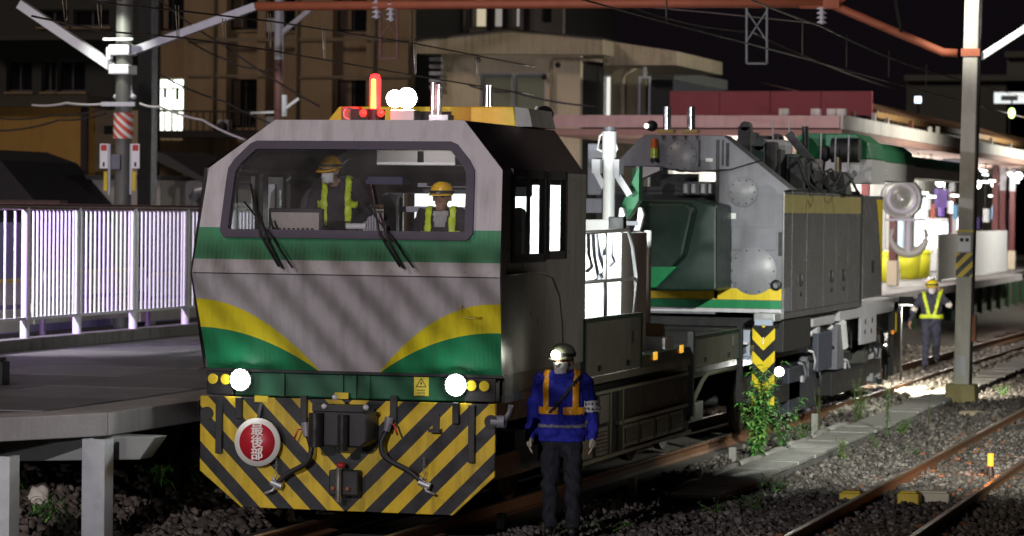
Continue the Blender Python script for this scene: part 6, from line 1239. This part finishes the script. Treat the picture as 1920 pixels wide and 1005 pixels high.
def person(name, label, loc, rz, J, mats, H=1.0, voxel=.0105, legs=True, group=None, gloves=True, bulk=1.0):
    """J: joints of the figure facing -y, feet at z=0; mats = [skin, top, glove, trousers, boot]"""
    root = thing(name, label, 'person', loc, rz, group, local=True); root.scale = (H, H, H)
    caps = []
    def c(a, b_, r1, r2, m): caps.append((Vector(J[a]) if isinstance(a, str) else Vector(a), Vector(J[b_]) if isinstance(b_, str) else Vector(b_), r1, r2, m))
    nk, ch, wa, pe, hd = [Vector(J[k]) for k in ('neck', 'chest', 'waist', 'pelvis', 'head')]
    k = bulk
    sl, sr = Vector(J['sl']), Vector(J['sr'])
    c(sl.lerp(sr, .18), sl.lerp(sr, .82), .085 * k, .085 * k, 1); c(nk - Vector((0, 0, .06)), sl, .065, .075, 1); c(nk - Vector((0, 0, .06)), sr, .065, .075, 1)
    for sx in (-1, 1):
        o = Vector((sx * .085, 0, 0)); caps.append((ch + o, wa + o * .9, .125 * k, .115 * k, 1)); caps.append((wa + o * .9, pe + o * .95 + Vector((0, 0, .02)), .115 * k, .125 * k, 1))
    caps.append((ch, wa, .13 * k, .12 * k, 1))
    for s_, e, w_, S_ in (('sl', 'el', 'wl', 1), ('sr', 'er', 'wr', -1)):
        c(s_, e, .068 * k, .054 * k, 1); c(e, w_, .054 * k, .042 * k, 1); caps.extend(hand_caps(J[w_], J[e], S_, J.get('curl', .6)))
    if legs:
        for h_, n_, a_ in (('hl', 'kl', 'al'), ('hr', 'kr', 'ar')):
            c(h_, n_, .104, .078, 3); c(n_, a_, .078, .064, 3)
            A = Vector(J[a_]); c(A, A + Vector((0, .02, -.03)), .055, .045, 4); c(A + Vector((0, .03, -.045)), A + Vector((0, -.13, -.05)), .042, .04, 4)
        c('hl', 'hr', .11, .11, 3)
    c(nk - Vector((0, 0, .05)), hd - Vector((0, 0, .06)), .055, .055, 0)
    f = Vector(J.get('face', (0, -1, 0))).normalized(); sd = Vector((0, 0, 1)).cross(f)
    caps.append((hd + Vector((0, 0, .03)) - f * .015, hd + Vector((0, 0, .03)) + f * .01, .088, .085, 0)); caps.append((hd - Vector((0, 0, .03)) + f * .025, hd - Vector((0, 0, .075)) + f * .042, .066, .046, 0))
    caps.append((hd + f * .095 + Vector((0, 0, .012)), hd + f * .113 - Vector((0, 0, .018)), .010, .015, 0))           # nose
    for q in (-1, 1):
        caps.append((hd + f * .082 + sd * q * .018 + Vector((0, 0, .034)), hd + f * .075 + sd * q * .05 + Vector((0, 0, .034)), .012, .011, 0)); caps.append((hd + sd * q * .086 - f * .01 + Vector((0, 0, .018)), hd + sd * q * .088 - f * .012 - Vector((0, 0, .018)), .017, .013, 0))
    caps.append((hd + f * .082 + sd * .016 - Vector((0, 0, .052)), hd + f * .082 - sd * .016 - Vector((0, 0, .052)), .012, .012, 0))   # lips
    b = MB()
    for p, q, r1, r2, m in caps:
        b.ball(p, r1, 14); b.ball(q, r2, 14)
        if (q - p).length > 1e-4: b.cyl(p, q, r1, 14, r2)
    o = b.build('body', mats, root)
    rm = o.modifiers.new('r', 'REMESH'); rm.mode = 'VOXEL'; rm.voxel_size = voxel; rm.use_smooth_shade = True
    smo = o.modifiers.new('s', 'SMOOTH'); smo.factor = .5; smo.iterations = 3
    dg = bpy.context.evaluated_depsgraph_get(); me = bpy.data.meshes.new_from_object(o.evaluated_get(dg)); o.modifiers.clear(); o.data = me
    me.materials.clear(); [me.materials.append(m) for m in mats]
    n = len(me.polygons); ce = np.empty(n * 3); me.polygons.foreach_get('center', ce); ce = ce.reshape(-1, 3)
    best = np.full(n, 9.); idx = np.zeros(n, int)
    for p, q, r1, r2, m in caps:
        p_, q_ = np.array(p), np.array(q); d = q_ - p_; L = max(d @ d, 1e-9); t_ = np.clip((ce - p_) @ d / L, 0, 1); dist = np.linalg.norm(ce - p_ - t_[:, None] * d, axis=1) - (r1 + (r2 - r1) * t_); k_ = dist < best; best[k_] = dist[k_]; idx[k_] = m
    vi = np.zeros(len(me.vertices), bool)
    for i_, p_ in enumerate(me.polygons):
        if idx[i_] in (1, 3):
            for v_ in p_.vertices: vi[v_] = True
    V = np.empty(len(me.vertices) * 3); me.vertices.foreach_get('co', V); V = V.reshape(-1, 3); NN = np.empty(len(me.vertices) * 3); me.vertices.foreach_get('normal', NN); NN = NN.reshape(-1, 3)
    x_, y_, z_ = V.T; ph = len(label)
    fold = .006 * np.sin(46 * z_ + 3.2 * np.sin(15 * x_ + ph) + 2.2 * np.sin(19 * y_)) + .006 * np.sin(27 * z_ - 17 * x_ * np.sign(x_) + 9 * y_ + ph) + .004 * np.sin(75 * x_ + 20 * z_ + 3 * np.sin(13 * z_))
    V += NN * (fold * vi)[:, None]; me.vertices.foreach_set('co', V.reshape(-1))
    me.polygons.foreach_set('material_index', idx); me.polygons.foreach_set('use_smooth', np.ones(n, bool)); me.update()
    return root, o, idx
def eyes(root, hd, f):
    hd, f = Vector(hd), Vector(f).normalized(); sd = Vector((0, 0, 1)).cross(f)
    for q in (-1, 1):
        p = hd + f * .083 + sd * q * .032 + Vector((0, 0, .018)); MB().ball(p, (.014, .01, .007), 10).build('eye', mat('eye_dark', (.02, .015, .012), .2, 0, 0), root)
        MB().tube([p + sd * .02 + Vector((0, 0, .017)), p + f * .006 + Vector((0, 0, .021)), p - sd * .02 + Vector((0, 0, .017))], .005, 5).build('eyebrow', M_HAIR, root)
def overlay(root, body, idx, name, m, pred, off=.008):   # garment piece that follows the body surface
    me = body.data; V = np.empty(len(me.vertices) * 3); me.vertices.foreach_get('co', V); V = V.reshape(-1, 3); Nn = np.empty(len(me.vertices) * 3); me.vertices.foreach_get('normal', Nn); Nn = Nn.reshape(-1, 3)
    fs = []; 
    for i, p in enumerate(me.polygons):
        if pred(p.center, p.normal, idx[i]): fs.append(list(p.vertices))
    used = sorted({v for f in fs for v in f}); mp = {v: i for i, v in enumerate(used)}; m2 = bpy.data.meshes.new(name)
    m2.from_pydata([tuple(V[v] + Nn[v] * off) for v in used], [], [[mp[v] for v in f] for f in fs]); m2.materials.append(m)
    for p in m2.polygons: p.use_smooth = True
    o = bpy.data.objects.new(name, m2); COL.objects.link(o); o.parent = root
    sm_ = o.modifiers.new('s', 'SOLIDIFY'); sm_.thickness = .006; sm_.offset = 0; return o
def helmet(root, hd, f, m, stripe=None, lampc=None, tilt=0):
    hd, f = Vector(hd), Vector(f).normalized(); sd = Vector((0, 0, 1)).cross(f); c = hd + Vector((0, 0, .055)); b = MB(); prof = [(.118, -.01), (.121, .0), (.117, .03), (.104, .065), (.078, .093), (.04, .11), (.001, .115)]
    b.lathe(prof, c, 24)
    n = 14; v0, v1 = [], []
    for i in range(n + 1):
        t_ = -1.35 + 2.7 * i / n; d = f * math.cos(t_) + sd * math.sin(t_); v0.append(c + d * .116); v1.append(c + d * (.122 + .045 * max(0, math.cos(t_ * 1.1))) - Vector((0, 0, .018)))
    b.add(v0 + v1, [(i, i + 1, n + 2 + i, n + 1 + i) for i in range(n)], 0, True); o = b.build('helmet', m, root)
    so_ = o.modifiers.new('s', 'SOLIDIFY'); so_.thickness = .004
    if stripe:
        b = MB(); pts = [c + f * (.124 * math.cos(t_)) + Vector((0, 0, .119 * math.sin(t_))) for t_ in np.linspace(.15, math.pi - .15, 14)]
        vs = []
        for p in pts: vs += [p - sd * .013, p + sd * .013]
        b.add(vs, [(2 * i, 2 * i + 1, 2 * i + 3, 2 * i + 2) for i in range(13)]); b.build('helmet_stripe', stripe, o)
    b = MB(); b.lathe([(.1225, -.004), (.1235, .01), (.1225, .024)], c, 24); b.build('helmet_band', M_BLACK, o)
    return o, c, f
def stand(**k):
    J = dict(head=(0, -.02, 1.585), neck=(0, 0, 1.49), chest=(0, 0, 1.31), waist=(0, 0, 1.08), pelvis=(0, 0, .95), sl=(.195, .0, 1.41), sr=(-.195, .0, 1.41), el=(.275, .03, 1.14), er=(-.275, .03, 1.14), wl=(.285, -.04, .90), wr=(-.285, -.04, .90), hl=(.09, 0, .90), hr=(-.09, 0, .90), kl=(.105, -.02, .49), kr=(-.105, -.02, .49), al=(.11, .02, .09), ar=(-.11, .02, .09)); J.update(k); return J
M_BLUE = cloth('royal_blue_jacket', (.012, .018, .32)); M_NAVY = cloth('dark_navy_trousers', (.012, .013, .02)); M_ORV = mat('orange_reflective', (.85, .38, .02), .35, 0, .12, 30, coat=.3); M_LIME = mat('lime_reflective', (.62, .80, .02), .4, 0, .1, 30); M_UNI = cloth('navy_uniform', (.045, .048, .075)); M_DJ = cloth('dark_cab_jacket', (.02, .017, .022))
M_HELY = mat('yellow_helmet', (.78, .45, .02), .25, 0, .05); M_HELG = mat('dark_helmet', (.13, .14, .10), .2, 0, .1)
def mask(root, body, idx, hd, f):
    hd, f = Vector(hd), Vector(f).normalized(); overlay(root, body, idx, 'face_mask', M_MASK, lambda c, n_, i: i == 0 and (c - hd).dot(f) > .035 and -.105 < c.z - hd.z < -.008 and n_.dot(f) > .1, .007)
# worker in blue beside the cab
p = at(1049, 700, Y=.9); fc = Vector((-.35, -1, -.12)); J = stand(face=fc)
root, body, idx = person('person', 'worker in blue jacket with orange reflective vest and lit headlamp beside the cab', (1.86, .85, -.08), R(8), J, [M_SKIN, M_BLUE, M_GLOVE, M_NAVY, M_SHOE], 1.06, bulk=1.1, voxel=.0095)
fr = lambda n_: n_.y < .35
overlay(root, body, idx, 'reflective_vest', M_ORV, lambda c, n_, i: i == 1 and abs(c.x) < .24 and ((1.11 < c.z < 1.17 and n_.y < .3 and abs(c.x) > .02 and abs(c.x) < .2) or (c.z >= 1.17 and .105 < abs(c.x) - (c.z - 1.17) * .02 < .155)) , .010)
overlay(root, body, idx, 'belt', mat('grey_belt', (.16, .16, .22), .6), lambda c, n_, i: i == 1 and abs(c.x) < .23 and .985 < c.z < 1.015, .010)
overlay(root, body, idx, 'shoulder_strap', mat('dark_strap', (.02, .02, .03), .7), lambda c, n_, i: i == 1 and n_.y < .2 and 1.12 < c.z < 1.46 and abs((c.x - .13) - (c.z - 1.40) * .8) < .018, .013)
arm = overlay(root, body, idx, 'armband', mat('white_armband', (.75, .75, .76), .4, 0, .1), lambda c, n_, i: i == 1 and c.x > .2 and 1.13 < c.z < 1.23, .010)
overlay(root, body, idx, 'armband_mark', mat('armband_ink', (.12, .12, .13), .6), lambda c, n_, i: i == 1 and c.x > .2 and n_.y < 0 and (1.195 < c.z < 1.207 or 1.155 < c.z < 1.167) and math.sin(c.x * 230) > -.2, .015)
overlay(root, body, idx, 'jacket_hem', M_BLUE, lambda c, n_, i: i in (1, 3) and abs(c.x) < .24 and .86 < c.z < .97, .012)
overlay(root, body, idx, 'collar', M_BLUE, lambda c, n_, i: abs(c.x) < .12 and 1.435 < c.z < 1.475, .012)
mask(root, body, idx, J['head'], fc); eyes(root, J['head'], fc); ho, hc, hf = helmet(root, J['head'], fc, M_HELG)
lp_ = hc + hf * .135 + Vector((0, 0, .025)); MB().cyl(hc + hf * .11 + Vector((0, 0, .02)), lp_, .035, 14).build('headlamp', M_BLACK, ho); MB().ball(lp_ + hf * .012, .042, 14).build('headlamp_lens', emis('headlamp_glow', (1, 1, .82), 45), ho)
l = lamp('headlamp_light', 'SPOT', (0, 0, 0), 5, (1, 1, .85), .03, None, 100, .6); wl_ = Matrix.Translation((1.86, .85, -.08)) @ Matrix.Rotation(R(8), 4, 'Z') @ Matrix.Scale(1.06, 4) @ (lp_ + hf * .16); l.location = wl_; l.rotation_euler = Vector((-.5, -1, -.55)).to_track_quat('-Z', 'Y').to_euler()
overlay(root, body, idx, 'hair', M_HAIR, lambda c, n_, i: i == 0 and (c - Vector(J['head'])).dot(fc) < -.02 and c.z > J['head'][2] - .05, .004)
# walking worker with phone
q = at(1745, 692, Z=-.02); fc = Vector((.1, -1, -.08))
J = stand(face=fc, wl=(.17, -.17, 1.52), el=(.33, -.08, 1.26), er=(-.33, .06, 1.17), wr=(-.40, -.02, .94), kl=(.10, .07, .50), al=(.12, .30, .20), kr=(-.10, -.10, .49), ar=(-.12, -.12, .09), hl=(.09, 0, .90), curl=1.0)
root, body, idx = person('person', 'walking worker in navy uniform with lime vest holding a phone to the ear', (q.x, q.y, -.03), R(10), J, [M_SKIN, M_UNI, M_SKIN, M_UNI, M_SHOE], 1.03, voxel=.013, bulk=1.06)
overlay(root, body, idx, 'reflective_vest', M_LIME, lambda c, n_, i: i == 1 and abs(c.x) < .24 and ((.99 < c.z < 1.075 and abs(c.x) < .22) or (c.z >= 1.07 and abs(abs(c.x) - (.05 + (c.z - 1.07) * .26)) < .032 and n_.y < .5)), .012)
helmet(root, J['head'], fc, mat('bright_yellow_helmet', (.8, .66, .03), .3)); hdv = Vector(J['head'])
MB().box(.10, .125, -.14, -.07, 1.50, 1.63).build('phone', M_BLACK, root, .006)
overlay(root, body, idx, 'goggles', mat('amber_goggles', (.7, .45, .03), .2), lambda c, n_, i: i == 0 and .01 < c.z - hdv.z < .055 and n_.y < -.1, .012); mask(root, body, idx, J['head'], fc)
overlay(root, body, idx, 'cuff_band', mat('cuff_white', (.8, .78, .7), .5), lambda c, n_, i: i == 1 and abs(c.x) > .27 and abs((c - Vector((.33, -.08, 1.26) if c.x > 0 else (-.33, .06, 1.17))).length - .06) < .022, .008)
# two men in the cab
fc = Vector((-.55, -1, -.3)); J = stand(face=fc, head=(-.06, -.14, 1.55), neck=(0, -.06, 1.48), el=(.30, .0, 1.16), wl=(.20, -.16, 1.0), er=(-.28, -.05, 1.16), wr=(-.15, -.22, 1.03))
hp_ = at(622, 289, Y=1.3); root, body, idx = person('person', 'masked worker in yellow helmet and lime vest standing in the cab', (hp_.x + .02, 1.45, hp_.z - 1.73), R(10), J, [M_SKIN, M_DJ, M_SKIN, M_DJ, M_SHOE], 1.0, voxel=.012)
def vest2(c, n_, i): return i == 1 and abs(c.x) < .24 and ((c.z >= 1.02 and .085 < abs(c.x) < .145 and n_.y < .6) or (1.20 < c.z < 1.26 and .085 < abs(c.x) < .2 and n_.y < 0))
overlay(root, body, idx, 'reflective_vest', M_LIME, vest2, .012); mask(root, body, idx, J['head'], fc); eyes(root, J['head'], fc); helmet(root, J['head'], fc, M_HELY, M_BLACK)
MB().box(.12, .34, -.34, -.26, .98, 1.04).build('work_gloves', M_WHITE, root, .02)
fc = Vector((-.1, -1, -.05)); J = stand(face=fc, el=(.30, -.05, 1.14), wl=(.2, -.3, 1.05), er=(-.32, -.05, 1.15), wr=(-.3, -.32, 1.08), hl=(.09, 0, .92), hr=(-.09, 0, .92), kl=(.14, -.42, .92), kr=(-.14, -.42, .92), al=(.14, -.42, .50), ar=(-.14, -.42, .50))
hp_ = at(827, 339, Y=1.1); root, body, idx = person('person', 'bare faced driver in yellow helmet seated at the right of the cab', (hp_.x, 1.15, hp_.z - 1.76), R(6), J, [M_SKIN, M_DJ, M_SKIN, M_DJ, M_SHOE], 1.0, voxel=.012)
overlay(root, body, idx, 'reflective_vest', M_LIME, vest2, .012); eyes(root, J['head'], fc); ho, hc, hf = helmet(root, J['head'], fc, M_HELY); MB().cyl(hc + hf * .11 + Vector((0, 0, .0)), hc + hf * .135 + Vector((0, 0, .0)), .02, 12).build('headlamp', M_GREY, ho)
overlay(root, body, idx, 'shirt_collar', mat('grey_shirt', (.4, .38, .38), .8), lambda c, n_, i: i == 1 and abs(c.x) < .05 + (c.z - 1.3) * .2 and 1.3 < c.z < 1.46 and n_.y < -.2, .006)
# ================================================================== PLANTS
def leafmat(n, c): 
    m = mat(n, c, .6, 0, .3, 9); b = m.node_tree.nodes['Principled BSDF']; return m
L_G = [leafmat('leaf_green', (.09, .30, .06)), leafmat('leaf_bright', (.20, .40, .09)), leafmat('leaf_dark', (.02, .07, .018)), leafmat('leaf_dry', (.16, .14, .06))]
M_STEM = mat('stem_green', (.09, .12, .04), .8)
def leaf(b, p, d, L, wd, mi, droop=.3):
    d = d.normalized(); s = d.cross(Vector((0, 0, 1))); s = s.normalized() if s.length > .05 else Vector((1, 0, 0)); u = s.cross(d)
    m_ = p + d * L * .5 - Vector((0, 0, L * droop * .25)); t_ = p + d * L - Vector((0, 0, L * droop))
    b.add([p, m_ - s * wd + u * wd * .3, t_, m_ + s * wd + u * wd * .3, m_], [(0, 1, 4), (1, 2, 4), (2, 3, 4), (3, 0, 4)], mi, False)
def weed(px, py, h, n, spread, lab, cat='weed', ml=(0, 1), L=(.05, .1), wd=.016, stems=4, name='weed', group=None, Z=None, pos=None, droop=.4):
    p = Vector(pos) if pos else at(px, py, Z=-.17 if Z is None else Z); t = thing(name, lab, cat, p, 0, group); sb, lb = MB(), MB(); lines = []
    for s in range(stems):
        a = random.uniform(0, 6.28); k = spread * random.uniform(.2, 1); hh = h * random.uniform(.6, 1.05); pts = [p + Vector((math.cos(a) * k * q ** 1.4 + jit(.01), math.sin(a) * k * q ** 1.4 + jit(.01), hh * q)) for q in (0, .25, .5, .75, 1)]
        sb.tube(pts, [.007, .006, .005, .004, .002], 5); lines.append(pts)
    for i in range(n):
        pts = random.choice(lines); q = random.random() ** .8 * 3.99; k = int(q); b_ = pts[k].lerp(pts[k + 1], q - k); a = random.uniform(0, 6.28); leaf(lb, b_, Vector((math.cos(a), math.sin(a), random.uniform(-.1, .8))), random.uniform(*L), wd * random.uniform(.6, 1.3), random.choice(ml), droop)
    sb.build('stem', M_STEM, t); lb.build('foliage', L_G, t); return t
random.seed(3)
q = at(1425, 868, Z=-.17)
weed(0, 0, 1.3, 1000, .36, 'tall bright green leafy shrub beside the concrete trough', 'shrub', (0, 1, 0, 1), (.07, .17), .022, 18, 'leafy_shrub', pos=(1.74, q.y + .1, -.2))
weed(0, 0, .8, 320, .4, 'lower side sprays of green leaves right of the tall shrub', 'shrub', (0, 0, 2), (.06, .12), .02, 6, 'leafy_shrub', pos=(1.8, q.y + 1.5, -.2))
for px, py, h, n, sp, ml, L, wd, st, lab in ((1535, 815, .72, 150, .10, (3, 3, 0), (.03, .06), .006, 4, 'feathery seed headed weed behind the marker stake'), (1605, 800, .95, 150, .18, (3, 1), (.04, .1), .007, 7, 'tall wispy weed with dry tips beside the trough'), (1612, 790, .55, 90, .16, (1, 0), (.08, .2), .009, 7, 'bright grassy weed behind the wispy weed'), (1663, 825, .98, 130, .08, (2, 0), (.04, .09), .012, 4, 'slender dark weed with small leaves standing by the trough'), (1742, 800, .55, 60, .06, (3, 2), (.03, .06), .006, 3, 'thin dry weed stalk near the footing'), (1580, 862, .30, 90, .14, (1, 3), (.08, .18), .007, 10, 'yellowish grass tuft on the trough edge'), (1690, 815, .25, 110, .18, (0, 1), (.06, .14), .008, 10, 'low green grass tuft beside the slender weed'), (1505, 835, .34, 120, .2, (0, 1), (.06, .14), .009, 9, 'pale green grass clump beside the marker stake'), (1640, 845, .2, 60, .12, (0, 3), (.06, .12), .007, 8, 'small grass tuft on the ballast'), (1880, 745, .25, 80, .16, (0, 1), (.06, .14), .008, 9, 'grass tuft beside the mossy pole footing'), (1712, 858, .16, 60, .2, (2, 0), (.05, .1), .008, 8, 'flat dark weed patch on the ballast')):
    weed(px, py, h, n, sp, lab, 'weed', ml, L, wd, st)
for px, py, h, n, sp, lab in ((300, 920, .45, 170, .3, 'dark green fern like weeds beside the platform post'), (345, 912, .4, 200, .32, 'drooping grass clump in front of the pale sack'), (262, 890, .25, 50, .1, 'broad leafed weed behind the platform post'), (90, 985, .3, 110, .26, 'low leafy weeds beside the galvanised post'), (20, 930, .3, 60, .15, 'bright leafy weed at the platform foot')):
    weed(px, py, h, n, sp, lab, 'weed', (0, 2, 1), (.1, .24), .014, 10, pos=on_ground(px, py), droop=.7)
for px, py, h, n, sp, lab in ((1050, 1003, .16, 40, .3, 'sparse weeds at the feet of the worker in blue'), (1140, 1000, .14, 40, .3, 'sparse low weeds right of the worker in blue'), (1420, 960, .2, 90, .4, 'dark weed clump on the shaded ballast'), (1345, 965, .16, 60, .3, 'low dark weeds in the shade before the shrub'), (1460, 925, .2, 80, .3, 'dim grass on the ballast below the trough')):
    weed(px, py, h, n, sp, lab, 'weed', (2, 0), (.06, .13), .012, 8)
